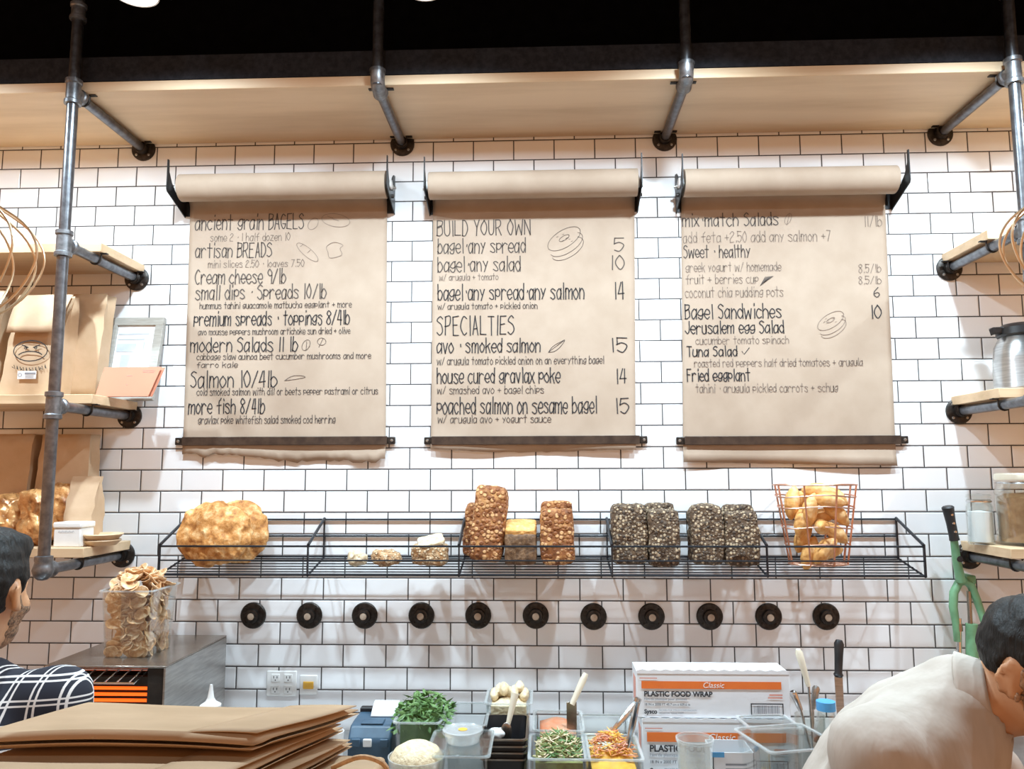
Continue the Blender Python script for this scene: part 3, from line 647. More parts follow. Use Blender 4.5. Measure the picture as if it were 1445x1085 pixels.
def loaf(name, xp0, xp1, yt, Y, mat, label, grp, dep=0.095, lean=0.0, roll=0.0, seed=1, top=None, amp=0.006, sq=7, base=None):
    """a tin loaf standing on end"""
    a, b = at(xp0, yt, Y-dep*0.5), at(xp1, yt, Y-dep*0.5); X = (a.x+b.x)/2; wd = (b.x-a.x)/2; z0 = zs(min(Y+dep*0.4, -0.02))+0.003; zt = at((xp0+xp1)/2, yt, Y-dep*0.3).z; h = (zt-z0)/2
    t_ = thing(name, label, 'bread', (X, Y, z0), grp)
    R = eul(lean, roll, 0); off = R @ Vector((0, 0, h))
    lift = abs(math.sin(lean))*dep*0.42 + abs(math.sin(roll))*wd*0.8
    lump('l', (X+off.x, Y+off.y, z0+off.z+lift+amp*0.5), (wd, dep/2, h), mat, amp, 22, seed, 5, sq, R).build('crust', mat, t_)
    if top:
        # rounded domed crust end showing on top
        lump('l', (X+2*off.x*0.985, Y+2*off.y*0.985+0.012, z0+off.z*1.95+lift), (wd*0.98, dep*0.33, 0.018), top, 0.004, 25, seed+2, 4, 4, R).build('top_crust', top, t_)
    return t_
G1 = 'golden tin loaves'
t = thing('bread_stack', 'seeded loaf end with a pale slice lying on top, left of the tall tilted loaf', 'bread', at(607, 800, -0.12) * 1)
t.location.y = -0.12; t.location.z = ZS; p = at(607, 790, -0.12)
lump('l', (p.x, -0.12, ZS+0.037), (0.062, 0.045, 0.034), 'seedend', 0.006, 26, 7, 5, 6).build('loaf_end', 'seedend', t)
s = at(608, 766, -0.12); lump('l', (s.x, -0.125, ZS+0.083), (0.046, 0.04, 0.008), 'paleslice', 0.004, 26, 8, 4, 5, eul(0.35, -0.18, 0.2)).build('slice', 'paleslice', t)
loaf('tin_loaf', 660, 708, 690, -0.125, 'tinloaf', 'tallest golden loaf standing tilted on the wire shelf, darker loaf behind it', G1, 0.085, -0.10, 0.09, 1)
loaf('tin_loaf', 653, 700, 713, -0.043, 'tinloaf', 'golden loaf standing hidden behind the tallest tilted loaf', G1, 0.06, 0, 0.04, 3)
# short cut loaf with golden top
X = at(735, 780, -0.12).x
t = thing('cut_loaf', 'short half loaf with golden top and dark cut face between two tall loaves', 'bread', (X, -0.12, ZS), G1)
zt = at(735, 752, -0.16).z; hw = 0.054
lump('l', (X, -0.115, (ZS+zt)/2+0.002), (hw, 0.056, (zt-ZS)/2-0.002), 'darkcrumb', 0.004, 30, 3, 5, 9).build('cut_face', 'darkcrumb', t)
lump('l', (X, -0.112, zt+0.014), (hw*0.99, 0.057, 0.016), 'goldcrumb', 0.004, 26, 4, 5, 6, rotx(0.30)).build('golden_top', 'goldcrumb', t)
loaf('tin_loaf', 763, 811, 720, -0.135, 'tinloaf', 'upright golden loaf beside the first seeded loaves, front of two', G1, 0.075, -0.03, -0.02, 6)
loaf('tin_loaf', 763, 808, 708, -0.05, 'tinloaf', 'upright golden loaf just behind the one beside the seeded loaves', G1, 0.06, 0, 0, 8)
G2 = 'dark seeded loaves'
loaf('seeded_loaf', 863, 914, 713, -0.125, 'seedloaf', 'front left dark seeded loaf of the trio nearer the golden loaves', G2, 0.095, 0, 0, 11, amp=0.007)
loaf('seeded_loaf', 908, 953, 711, -0.038, 'seedloaf', 'rear dark seeded loaf of the trio nearer the golden loaves', G2, 0.05, 0, 0, 12, amp=0.006)
loaf('seeded_loaf', 915, 960, 721, -0.140, 'seedloaf', 'front right dark seeded loaf of the trio nearer the golden loaves', G2, 0.085, 0, 0, 13, amp=0.007)
loaf('seeded_loaf', 975, 1022, 714, -0.125, 'seedloaf', 'front left dark seeded loaf of the trio nearer the copper basket', G2, 0.095, 0, 0, 14, amp=0.007)
loaf('seeded_loaf', 1019, 1064, 713, -0.038, 'seedloaf', 'rear dark seeded loaf of the trio nearer the copper basket', G2, 0.05, 0, 0, 15, amp=0.006)
loaf('seeded_loaf', 1023, 1072, 723, -0.140, 'seedloaf', 'front right dark seeded loaf of the trio nearer the copper basket', G2, 0.085, 0, 0, 16, amp=0.007)

# ---- copper basket of rolls
bc = at(1155, 790, -0.11); BX, BY, BZ = bc.x, -0.107, ZS+0.004
bh = at(1155, 684, -0.11).z-BZ; r0, r1 = 0.098, 0.139
t = thing('wire_basket', 'tapered copper wire basket full of small rolls at right end of wire shelf', 'basket', (BX, BY, BZ))
def br(h): return (r0+(r1-r0)*h/bh)
for hh, nm in ((0.002, 'base_ring'), (0.25*bh, 'hoop'), (0.47*bh, 'hoop'), (0.72*bh, 'hoop'), (0.86*bh, 'hoop'), (bh, 'rim')):
    yr = 0.70
    MB().tube([(BX+br(hh)*math.cos(a)*1.0, BY+br(hh)*yr*math.sin(a), BZ+hh+0.004*math.sin(3*a)*(nm == 'hoop')) for a in [2*PI*k/40 for k in range(40)]], 0.0027 if nm != 'rim' else 0.0032, 6, True).build(nm, 'copper', t)
for k in range(8):
    a = 2*PI*k/8+0.3; b = MB()
    b.tube([(BX+br(h)*math.cos(a), BY+br(h)*0.70*math.sin(a), BZ+h) for h in (0, bh*0.5, bh)], 0.0034, 6); b.build('stave', 'copper', t)
for k in (-1, 0, 1):
    ex = math.sqrt(1-(k*0.45)**2)*r0; MB().tube([(BX-ex, BY+k*0.45*r0*0.7, BZ+0.002), (BX+ex, BY+k*0.45*r0*0.7, BZ+0.002)], 0.0024, 6).build('base_wire', 'copper', t)
def roll_mesh(seed):
    b = lump('r', (0, 0, 0), (0.062, 0.024, 0.025), 'roll', 0.004, 22, seed, 4)
    for v in b.v: v.y *= 1-0.28*(v.x/0.062)**2; v.z = v.z*(1-0.25*(v.x/0.062)**2)+0.006*math.cos(v.x*26)-0.004
    return b
rolls = [(-0.028, -0.004, 0.030, 0.1, 1.2, 0.3), (0.032, 0.014, 0.030, 0.2, 0.25, 0.1), (0.012, -0.030, 0.045, 0.0, 0.85, 0.15), (-0.040, 0.014, 0.085, 0.2, 1.15, 0.2), (0.048, -0.020, 0.100, 0, -0.55, 0.35), (0.004, -0.034, 0.118, 0.1, -0.2, 1.2),
         (-0.050, -0.020, 0.140, 0, 1.25, 0.3), (0.020, 0.018, 0.150, 0, 0.3, -0.3), (0.060, -0.010, 0.165, 0.3, -0.7, 0.2), (-0.030, -0.034, 0.175, 0.0, 1.35, -0.2), (0.028, -0.038, 0.208, 0.2, -0.12, 0.1), (-0.040, 0.024, 0.208, 0.3, 0.5, 0.4), (0.062, 0.010, 0.222, 0, -0.45, 0.25), (0.008, -0.014, 0.240, 0.1, -0.1, 0.05), (-0.074, 0.0, 0.20, 0, 1.35, 0.6)]
rl = ['small golden roll in the copper wire basket' for _ in rolls]
first = None
for i, (x, y, z, a, b_, c) in enumerate(rolls):
    if first is None: o = first = roll_mesh(1).build('bread_roll', 'roll', origin=(0, 0, 0)); tag(o, rl[0], 'bread', 'small rolls in the copper basket')
    else: o = first.copy(); COL.objects.link(o)
    o.location = (BX+x*1.08, BY+y*1.1, BZ+z*1.0+0.008); o.rotation_euler = (a, -b_, c)

# ---- row of pipe hooks
hx = [358, 437, 515, 595, 675, 756, 837.5, 919, 1001, 1084, 1165]
ords = ['first from the left', 'second from the left', 'third from the left', 'fourth from the left', 'fifth from the left', 'middle one of eleven', 'fifth from the right', 'fourth from the right', 'third from the right', 'second from the right', 'last on the right']
zh = sum(at(q, 868, 0).z for q in hx)/11
base = None
for i, q in enumerate(hx):
    X = at(q, 868, 0).x; z = at(q, 868 if i < 6 else 869.5, 0).z
    lab = 'black iron pipe flange hook under the wire shelf, '+ords[i]
    if base is None:
        base = thing('pipe_hook', lab, 'hook', (X, 0, z), 'pipe flange hooks')
        fl = MB().lathe([(0.02, 0), (0.046, 0), (0.0465, 0.006), (0.043, 0.010), (0.026, 0.011), (0.024, 0.026), (0.0165, 0.028)], (X, 0, z), (0, -1, 0), 32).build('flange', 'iron', base)
        screws_on(fl, X, z, -0.010, 0.035, 4, PI/4, 0.0045, 'iron')
        MB().lathe([(0.0165, 0.02), (0.0165, 0.029), (0.015, 0.031), (0.0125, 0.031), (0.0125, 0.027)], (X, 0, z), (0, -1, 0), 24).build('pipe_stub', 'iron', base)
        MB().lathe([(0.0128, 0.024), (0.0128, 0.0295), (0.011, 0.0305), (0, 0.0308)], (X, 0, z), (0, -1, 0), 20).build('end_plug', 'plug', base)
    else: dup(base, (X, 0, z), None, lab)

# ================================================================== LEFT SHELF GOODS
ZM = TOPZ[2]; ZL = TOPZ[3]
def paper_bag(x0, x1, Yc, dep, z0, z1, label, cat='paper bag', grp=None, fold=True, mat='kraftbag', seed=0, open_top=False, loc_lean=0.0, tilt=0.0):
    """standing paper bag: rectangular foot, gusseted sides, pinched or open mouth"""
    X = (x0+x1)/2; w_ = (x1-x0)/2; d = dep/2; h = z1-z0
    t_ = thing('paper_bag', label, cat, (X, Yc, z0), grp); rnd = random.Random(seed)
    rings = []; n = 9
    for i in range(n+1):
        k = i/n; pin = max(0, (k-0.45)/0.55); dd = d*(1-(0.80 if not open_top else 0.25)*pin**1.3); ww = w_*(1+0.03*math.sin(k*5+seed)); g = w_*0.16*pin
        ring = [(-ww, -dd), (-ww*0.35, -dd*1.05), (ww*0.35, -dd*1.05), (ww, -dd), (ww-g, 0), (ww, dd), (ww*0.3, dd*1.03), (-ww*0.3, dd*1.03), (-ww, dd), (-ww+g, 0)]
        rings.append([Vector((X+px+tilt*k*h+rnd.uniform(-1, 1)*0.003*(0 < i), Yc+py+loc_lean*k*h+rnd.uniform(-1, 1)*0.0025*(0 < i), z0+h*k+rnd.uniform(-1, 1)*0.003*(0 < i < n))) for px, py in ring])
    MB().loft(rings, cap=not open_top).build('bag_body', mat, t_, solid=0.0012 if open_top else 0, smooth=25)
    if fold:
        # top folded forward and down over the front
        f = MB(); yb = Yc-d*0.22+loc_lean*h; xo = X+tilt*h
        def fl(u, v): return (xo-w_*1.0+2*w_*u+0.004*math.sin(9*u), yb-0.012-0.020*math.sin(v*PI/2)-0.035*v+0.003*math.sin(7*u+5*v), z1+0.004-h*fold*v**1.3+0.006*math.sin(v*PI))
        f.grid(fl, 8, 8).build('folded_top', mat, t_, solid=0.0016)
    return t_
def ax(px, py, Y): return at(px, py, Y).x
GB = 'kraft bags on the left shelves'
YB = -0.17
bag_l = paper_bag(ax(-75, 500, YB), ax(12, 500, YB), YB, 0.12, ZM, at(10, 412, YB).z, 'kraft bag with folded top at the far left edge of the shelf', grp=GB, fold=0.33, seed=1)
yb2 = -0.185
bag_f = paper_bag(ax(18, 500, yb2), ax(92, 500, yb2), yb2, 0.11, ZM, at(60, 420, yb2).z, 'kraft bag with a drawn frowning face and a small white label', grp=GB, fold=0.40, seed=2, tilt=0.08)
paper_bag(ax(90, 500, -0.10), ax(146, 500, -0.10), -0.105, 0.07, ZM, at(115, 418, -0.10).z, 'crumpled kraft bag with open crooked mouth behind the pipe upright', grp=GB, fold=0, seed=3, open_top=True, tilt=0.05)
# face drawing + label on bag
k = MB(); yf = yb2-0.055*1.05-0.006
fc = at(43, 495, yf)
def el(cx, cz, a, b, t0=0, t1=2*PI, n=20): return [(fc.x+cx+a*math.cos(t0+(t1-t0)*i/n), fc.z+cz+b*math.sin(t0+(t1-t0)*i/n)) for i in range(n+1)]
ribbon(k, el(0, 0, 0.060, 0.036), 0.0036, yf)
ribbon(k, [(fc.x-0.030, fc.z+0.020), (fc.x-0.010, fc.z+0.012)], 0.004, yf); ribbon(k, [(fc.x+0.030, fc.z+0.020), (fc.x+0.010, fc.z+0.012)], 0.004, yf)
ribbon(k, el(-0.018, 0.010, 0.004, 0.003), 0.003, yf); ribbon(k, el(0.018, 0.010, 0.004, 0.003), 0.003, yf)
ribbon(k, el(0, -0.022, 0.045, 0.020, PI*0.85, PI*0.15), 0.004, yf)
for i in range(11):
    a = -0.055+i*0.011; ribbon(k, [(fc.x+a, fc.z-0.050-0.010*(1-(a/0.055)**2)), (fc.x+a+0.004, fc.z-0.062-0.010*(1-(a/0.055)**2)), (fc.x+a+0.006*((i % 3)-1), fc.z-0.056-0.010*(1-(a/0.055)**2))], 0.0026, yf)
k.build('face_drawing', 'ink', bag_f, smooth=0)
lc = at(38, 529, yf)
MB().box(lc.x-0.033, lc.x+0.033, yf-0.001, yf, lc.z-0.014, lc.z+0.014).build('white_label', 'paper', bag_f)['label'] = 'small white printed label'
k = MB(); ribbon(k, [(lc.x-0.004, lc.z+0.005), (lc.x+0.028, lc.z+0.005)], 0.006, yf-0.0018)
for q in range(3): ribbon(k, [(lc.x-0.004, lc.z-0.002-0.004*q), (lc.x+0.025, lc.z-0.002-0.004*q)], 0.0012, yf-0.0018)
ribbon(k, [(lc.x-0.024+0.006*math.cos(a), lc.z+0.006*math.sin(a)) for a in [2*PI*i/12 for i in range(13)]], 0.0015, yf-0.0018)
k.build('label_print', 'greyprint', bag_f, smooth=0)
# framed picture leaning on the wall + salmon card in front
def quad_panel(pts, th, name, mat, parent): # pts: four front corners tl,tr,br,bl
    n = (pts[1]-pts[0]).cross(pts[3]-pts[0]).normalized()
    if n.y < 0: n = -n
    b = MB(); b.prism(pts, n*th); return b.build(name, mat, parent, bevel=0.001)
def lean_quad(xl, xr, z0, z1, y0, y1, skew=0): return [Vector((xl+skew, y1, z1)), Vector((xr+skew, y1, z1)), Vector((xr, y0, z0)), Vector((xl, y0, z0))]
fx0, fx1 = ax(128, 510, -0.05), ax(219, 568, -0.06); fz1 = at(228, 447, -0.03).z
fx0 = fx1-0.205
t = thing('picture_frame', 'grey framed print leaning on the tiles behind the salmon card', 'picture', ((fx0+fx1)/2, -0.05, ZM))
Y0_, Y1_ = -0.085, -0.022
def lerpq(xl, xr, za, zb, off):
    f0, f1 = (za-ZM)/(fz1-ZM), (zb-ZM)/(fz1-ZM)
    return lean_quad(xl, xr, za, zb, Y0_+(Y1_-Y0_)*f0-off, Y0_+(Y1_-Y0_)*f1-off)
fw_ = 0.030; zb_ = ZM+0.001
quad_panel(lerpq(fx0, fx1, fz1-fw_, fz1, 0), 0.018, 'frame_rail', 'frame', t); quad_panel(lerpq(fx0, fx1, zb_, zb_+fw_, 0), 0.018, 'frame_rail', 'frame', t)
quad_panel(lerpq(fx0, fx0+fw_, zb_+fw_, fz1-fw_, 0), 0.018, 'frame_stile', 'frame', t); quad_panel(lerpq(fx1-fw_, fx1, zb_+fw_, fz1-fw_, 0), 0.018, 'frame_stile', 'frame', t)
quad_panel(lerpq(fx0+fw_, fx1-fw_, zb_+fw_, fz1-fw_, -0.008), 0.004, 'print_paper', 'paper', t)
pr = MB()
for (a, b, c, d) in ((0.05, 0.85, 0.86, 0.88), (0.05, 0.75, 0.78, 0.795), (0.05, 0.55, 0.60, 0.72), (0.20, 0.70, 0.2, 0.55), (0.74, 0.77, 0.2, 0.74)):
    ww, hh = fx1-fx0-2*fw_, fz1-zb_-2*fw_; q = lerpq(fx0+fw_+a*ww, fx0+fw_+b*ww, zb_+fw_+c*hh, zb_+fw_+d*hh, -0.0065); pr.prism(q, (0, 0.0006, 0))
pr.build('print_lines', 'bluegrey', t, smooth=0)
cx0, cx1 = ax(136, 540, -0.20), ax(215, 540, -0.20)
t = thing('greeting_card', 'salmon pink card standing in front of the grey frame', 'card', ((cx0+cx1)/2, -0.2, ZM))
cz1 = at(176, 516, -0.20).z
q = [Vector((cx0+0.006, -0.165, cz1)), Vector((cx1+0.012, -0.165, cz1)), Vector((cx1-0.01, -0.205, ZM+0.001)), Vector((cx0, -0.205, ZM+0.001))]
quad_panel(q, 0.0015, 'card_front', 'pink', t); quad_panel([v+Vector((0.008, 0.012, 0)) for v in q], 0.0015, 'card_back', 'pink', t)
k = MB()
for (u0, u1, v) in ((0.45, 0.55, 0.30), (0.70, 0.92, 0.12), (0.72, 0.92, 0.18), (0.5, 0.53, 0.6)):
    pt = lambda u, v: q[0]*(1-u)*(1-v)+q[1]*u*(1-v)+q[2]*u*v+q[3]*(1-u)*v
    a, b = pt(u0, v), pt(u1, v); k.add([a+Vector((0, -0.0012, 0.0012)), b+Vector((0, -0.0012, 0.0012)), b+Vector((0, -0.0012, -0.0012)), a+Vector((0, -0.0012, -0.0012))], [(0, 1, 2, 3)])
k.build('card_print', 'redprint', t, smooth=0)
# ---- lowest left shelf
YL = -0.13
paper_bag(ax(-8, 660, YL+0.04), ax(44, 660, YL+0.04), YL+0.05, 0.09, ZL, at(20, 612, YL).z, 'upright brown bag at the left edge behind the gold packages', grp=GB, fold=0, seed=5, open_top=True, tilt=0.05)
paper_bag(ax(58, 660, YL+0.05), ax(128, 660, YL+0.05), YL+0.06, 0.08, ZL, at(100, 612, YL).z, 'large brown bag with open mouth behind the pipe upright and white box', grp=GB, fold=0, seed=6, open_top=True, tilt=0.02)
paper_bag(ax(98, 700, -0.17), ax(138, 700, -0.17), -0.165, 0.07, ZL, at(125, 672, -0.17).z, 'narrow pale kraft bag with pinched crooked top behind the wooden plates', grp=GB, fold=0, seed=7, tilt=0.03)
def crinkle(px, py, Y, r, seed, label):
    c = at(px, py, Y)
    o = lump('c', (c.x, Y, ZL+r[2]), r, 'foilgold', 0.022, 14, seed, 5, 3).build('wrapped_bread', 'foilgold', origin=(c.x, Y, ZL)); tag(o, label, 'wrapped bread', 'gold wrapped packages')
crinkle(5, 730, -0.2, (0.085, 0.06, 0.085), 1, 'crinkled gold wrapped bread package at the left edge of the lowest shelf')
crinkle(52, 728, -0.215, (0.050, 0.045, 0.095), 2, 'crinkled gold wrapped bread package behind the pipe upright')
crinkle(88, 706, -0.15, (0.05, 0.03, 0.11), 3, 'crinkled gold wrapped bread package behind the white box')
bx = at(101, 757, -0.25); t = thing('white_box', 'small white lidded box beside the wooden plates', 'box', (bx.x, -0.235, ZL))
MB().box(bx.x-0.047, bx.x+0.045, -0.275, -0.195, ZL, ZL+0.062).build('box_body', 'white', t, bevel=0.004); MB().box(bx.x-0.050, bx.x+0.048, -0.278, -0.192, ZL+0.062, ZL+0.082).build('lid', 'white', t, bevel=0.005)
k = MB(); kx = bx.x
for i in range(9): ribbon(k, [(kx-0.03+0.006*i, ZL+0.049), (kx-0.028+0.006*i, ZL+0.054-0.003*(i % 2)), (kx-0.025+0.006*i, ZL+0.050)], 0.0014, -0.2762)
k.build('lid_writing', 'greyprint', t, smooth=0)
pt_ = at(146, 760, -0.19)
for i, (r, z, lb) in enumerate(((0.062, 0, 'lower shallow wooden plate of the pair on the lowest left shelf'), (0.068, 0.020, 'upper shallow wooden plate of the pair on the lowest left shelf'))):
    tag(MB().lathe([(0, 0), (r*0.75, 0), (r, 0.016), (r*0.97, 0.019), (r*0.72, 0.007), (0, 0.006)], (pt_.x, -0.2, ZL+z+0.001), (0, 0, 1), 36).build('wooden_plate', 'shelfwood', origin=(pt_.x, -0.2, ZL+z)), lb, 'plate', 'wooden plates')

# ---- wire cage pendants at the picture edges
def cage(px, py0, py1, Y, R, n, label):
    top, bot = at(px, py0, Y), at(px, py1, Y); X = top.x
    t_ = thing('cage_pendant', label, 'pendant lamp', (X, Y, top.z), 'wire cage pendants')
    MB().tube([(X, Y, 3.95), (X, Y, top.z+0.05)], 0.003, 6).build('cord', 'blackplastic', t_)
    MB().lathe([(0, 0.06), (0.018, 0.055), (0.022, 0.0), (0.02, -0.02), (0, -0.02)], (X, Y, top.z), (0, 0, 1), 16).build('socket', 'blackplastic', t_)
    prof = [(0.02, 0), (0.35, 0.10), (0.80, 0.25), (1.0, 0.42), (0.95, 0.6), (0.7, 0.8), (0.3, 0.95), (0.05, 1.0)]
    for k_ in range(n):
        a = 2*PI*k_/n+0.15; p_ = smooth_line([(R*r, top.z+(bot.z-top.z)*h) for r, h in prof], 4)
        MB().tube([(X+r*math.cos(a), Y+r*math.sin(a), z) for r, z in p_], 0.0026, 6).build('cage_wire', 'cagewire', t_)
cage(-52, 262, 462, -1.2, 0.165, 14, 'pale wire cage pendant cut off by the left picture edge')
cage(1490, 262, 425, -1.2, 0.11, 12, 'pale wire cage pendant cut off by the right picture edge')

# ---- ceiling spot lamps above the shelf
for i, q in enumerate(NEAR_LAMPS):
    lab = ['white can lamp hanging left of the picture', 'white can lamp at the top edge right of the tall left pipe', 'white can lamp at the top edge above the gap after the first menu', 'white can lamp hanging above the third menu', 'white can lamp hanging above the right shelves', 'white can lamp hanging right of the picture'][i]
    t = thing('can_lamp', lab, 'lamp', q, 'white can lamps')
    MB().lathe([(0.060, 0.0), (0.064, 0.0), (0.062, 0.12), (0.045, 0.16), (0, 0.162)], q, (0, 0, 1), 32).build('lamp_shade', 'white', t)
    MB().lathe([(0, 0.006), (0.060, 0.006), (0.060, 0.004), (0, 0.004)], q, (0, 0, 1), 32).build('diffuser', 'lampglow', t)
    MB().tube([(q[0], q[1], q[2]+0.16), (q[0], q[1], 3.95)], 0.006, 8).build('stem', 'black', t)

# ================================================================== RIGHT SHELF GOODS
tx = at(1446, 510, -0.16).x; t = thing('thermos_jug', 'steel thermos jug with black lid on the right shelf', 'jug', (tx, -0.16, TOPZ[2])); z = TOPZ[2]
MB().lathe([(0, 0), (0.094, 0), (0.098, 0.006), (0.098, 0.012), (0.096, 0.020), (0.094, 0.11), (0.088, 0.155), (0.074, 0.185), (0.070, 0.19), (0, 0.19)], (tx, -0.16, z), (0, 0, 1), 48).build('jug_body', 'steel', t)
MB().lathe([(0, 0.188), (0.074, 0.188), (0.080, 0.195), (0.078, 0.218), (0.06, 0.232), (0, 0.236)], (tx, -0.16, z), (0, 0, 1), 40).build('lid', 'blackplastic', t)
MB().prism([(tx-0.07, -0.178, z+0.222), (tx-0.105, -0.172, z+0.222), (tx-0.112, -0.16, z+0.214), (tx-0.105, -0.148, z+0.222), (tx-0.07, -0.142, z+0.222)], (0.006, 0, -0.022)).build('spout', 'blackplastic', t, bevel=0.002)
MB().tube([(tx+0.07, -0.16, z+0.21), (tx+0.14, -0.16, z+0.20), (tx+0.15, -0.16, z+0.12), (tx+0.095, -0.16, z+0.05)], 0.011, 10).build('handle', 'blackplastic', t)
z = TOPZ[3]
jx = at(1381, 740, -0.13).x; t = thing('glass_jar', 'small clip-top glass jar of white powder on the lowest right shelf', 'jar', (jx, -0.14, z), 'glass jars')
MB().lathe([(0, 0), (0.038, 0), (0.041, 0.006), (0.041, 0.125), (0.036, 0.138), (0.036, 0.15), (0.0335, 0.15), (0.0335, 0.137), (0.038, 0.123), (0.038, 0.008), (0, 0.005)], (jx, -0.14, z), (0, 0, 1), 32).build('glass', 'glass', t)
MB().lathe([(0, 0.007), (0.037, 0.009), (0.037, 0.108), (0, 0.112)], (jx, -0.14, z), (0, 0, 1), 28).build('powder', 'paper', t)
MB().lathe([(0, 0.153), (0.039, 0.153), (0.040, 0.157), (0.036, 0.166), (0, 0.168)], (jx, -0.14, z), (0, 0, 1), 28).build('lid', 'glass', t)
MB().lathe([(0.0365, 0.138), (0.0385, 0.14), (0.0385, 0.144), (0.0365, 0.146)], (jx, -0.14, z), (0, 0, 1), 28).build('clip_wire', 'chrome', t)
jx = at(1446, 710, -0.16).x; t = thing('glass_jar', 'large clip-top glass jar of brown dry goods at the right edge', 'jar', (jx, -0.17, z), 'glass jars')
MB().lathe([(0, 0), (0.088, 0), (0.093, 0.008), (0.093, 0.17), (0.084, 0.196), (0.084, 0.21), (0.080, 0.21), (0.080, 0.195), (0.089, 0.168), (0.089, 0.010), (0, 0.006)], (jx, -0.17, z), (0, 0, 1), 40).build('glass', 'glass', t)
MB().lathe([(0, 0.008), (0.086, 0.012), (0.087, 0.155), (0.06, 0.168), (0, 0.172)], (jx, -0.17, z), (0, 0, 1), 32).build('dry_goods', 'brownfood', t)
MB().lathe([(0, 0.213), (0.088, 0.213), (0.09, 0.218), (0.088, 0.232), (0.08, 0.236), (0, 0.236)], (jx, -0.17, z), (0, 0, 1), 36).build('lid', 'cream', t)
MB().tube([(jx+0.0855*math.cos(a), -0.17+0.0855*math.sin(a), z+0.204) for a in [2*PI*i/32 for i in range(32)]], 0.0025, 6, True).build('clip_wire', 'chrome', t)
MB().tube([(jx+0.02, -0.17-0.087, z+0.205), (jx+0.06, -0.17-0.085, z+0.235), (jx+0.05, -0.17-0.075, z+0.19)], 0.0022, 6).build('clip_lever', 'chrome', t)

# ---- green lever press on the wall
Yp = -0.075
def gp(x, y, Y=Yp): return at(x, y, Y)
t = thing('lever_press', 'green hand lever press with black grip hanging on the tiles', 'press', gp(1360, 905))
t.location.y = 0
g0, g1 = gp(1337, 714, -0.13), gp(1347, 762, -0.12)
dirv = (g1-g0)
b = MB(); b.tube([g0, g0+dirv*0.04, g0+dirv*0.12, g0+dirv*0.5, g0+dirv*0.9, g0+dirv], [0.015, 0.020, 0.0185, 0.0155, 0.0155, 0.0165], 14); b.build('grip', 'blackplastic', t)
for k_ in (0.25, 0.5, 0.75): MB().lathe([(0, 0.003), (0.004, 0.002), (0.0055, -0.002)], g0+dirv*k_+Vector((0.001, -0.0155, 0)), (0, -1, 0), 10).build('grip_rivet', 'chrome', t)
l0, l1, l2 = gp(1346, 760, -0.12), gp(1350, 792, -0.10), gp(1356, 820, -0.085)
MB().tube([l0, l1, l2], [0.012, 0.014, 0.016], 12).build('lever', 'green', t)
MB().lathe([(0, 0.02), (0.010, 0.018), (0.011, -0.01)], gp(1351, 788, -0.10), (0, -1, 0), 14).build('pivot_bolt', 'blackplastic', t)
yk = [gp(1351, 905), gp(1349, 880), gp(1345, 856), gp(1346, 836), gp(1353, 822), gp(1362, 820), gp(1370, 826), gp(1378, 845), gp(1385, 865), gp(1389, 880), gp(1386, 905)]
MB().tube(yk, [0.011, 0.012, 0.014, 0.014, 0.014, 0.014, 0.014, 0.013, 0.012, 0.011, 0.011], 12).build('yoke', 'green', t)
MB().tube([gp(1367, 834), gp(1370, 895)], 0.0075, 12).build('plunger_rod', 'steeldull', t)
MB().tube([gp(1371, 880), gp(1373, 980)], [0.019, 0.021], 16).build('plunger', 'green', t)
for xx in (1353, 1390):
    MB().tube([gp(xx, 872), gp(xx+1, 990)], 0.0085, 12).build('guide_post', 'chrome', t)
    MB().lathe([(0, -0.012), (0.012, -0.012), (0.012, 0.012), (0, 0.012)], gp(xx, 885), (0, 0, 1), 12).build('collar', 'steeldull', t)
a, b_ = gp(1340, 985), gp(1402, 1000)
MB().box(a.x, b_.x, -0.11, -0.004, b_.z-0.04, a.z).build('base_block', 'green', t, bevel=0.006)
MB().box(gp(1362, 800).x, gp(1376, 800).x, -0.078, -0.001, gp(1360, 824).z, gp(1360, 812).z).build('wall_mount', 'green', t, bevel=0.004)

# ================================================================== BACK COUNTER
CT = 0.90
t = thing('back_counter', 'steel topped back counter along the tiled wall', 'counter', (0.6, -0.45, 0))
MB().box(-3.0, 4.4, -0.90, -0.002, CT-0.04, CT).build('worktop', 'worktop', t, bevel=0.004)
MB().box(-3.0, 4.4, -0.84, -0.01, 0.0, CT-0.04).build('base_cabinet', 'cabinet', t)
# ---- outlet + switch plates
p = at(399, 964, 0); t = thing('wall_outlet', 'white double outlet plate on the tiles above the bag pile', 'outlet', (p.x, 0, p.z))
MB().box(p.x-0.057, p.x+0.052, -0.007, -0.0005, p.z-0.044, p.z+0.044).build('cover_plate', 'white', t, bevel=0.003)
for sx in (-0.024, 0.022):
    for sz in (-0.02, 0.02):
        so = MB().box(p.x+sx-0.015, p.x+sx+0.015, -0.0095, -0.006, p.z+sz-0.014, p.z+sz+0.014).build('socket', 'white', t, bevel=0.003)
        k = MB()
        for dx in (-0.006, 0.006): k.box(p.x+sx+dx-0.0012, p.x+sx+dx+0.0012, -0.0102, -0.0092, p.z+sz-0.001, p.z+sz+0.007)
        k.disc((p.x+sx, -0.0092, p.z+sz-0.007), 0.0022, 0.001, (0, -1, 0), 10); k.build('socket_holes', 'print', so)
p = at(436, 966, 0); t = thing('switch_plate', 'small white wall plate with yellow switch beside the outlet', 'switch', (p.x, 0, p.z))
MB().box(p.x-0.032, p.x+0.032, -0.007, -0.0005, p.z-0.034, p.z+0.034).build('cover_plate', 'white', t, bevel=0.003)
MB().box(p.x-0.019, p.x+0.019, -0.011, -0.006, p.z-0.013, p.z+0.013).build('rocker', 'yellowfood', t, bevel=0.003)['label'] = 'yellow rocker switch'

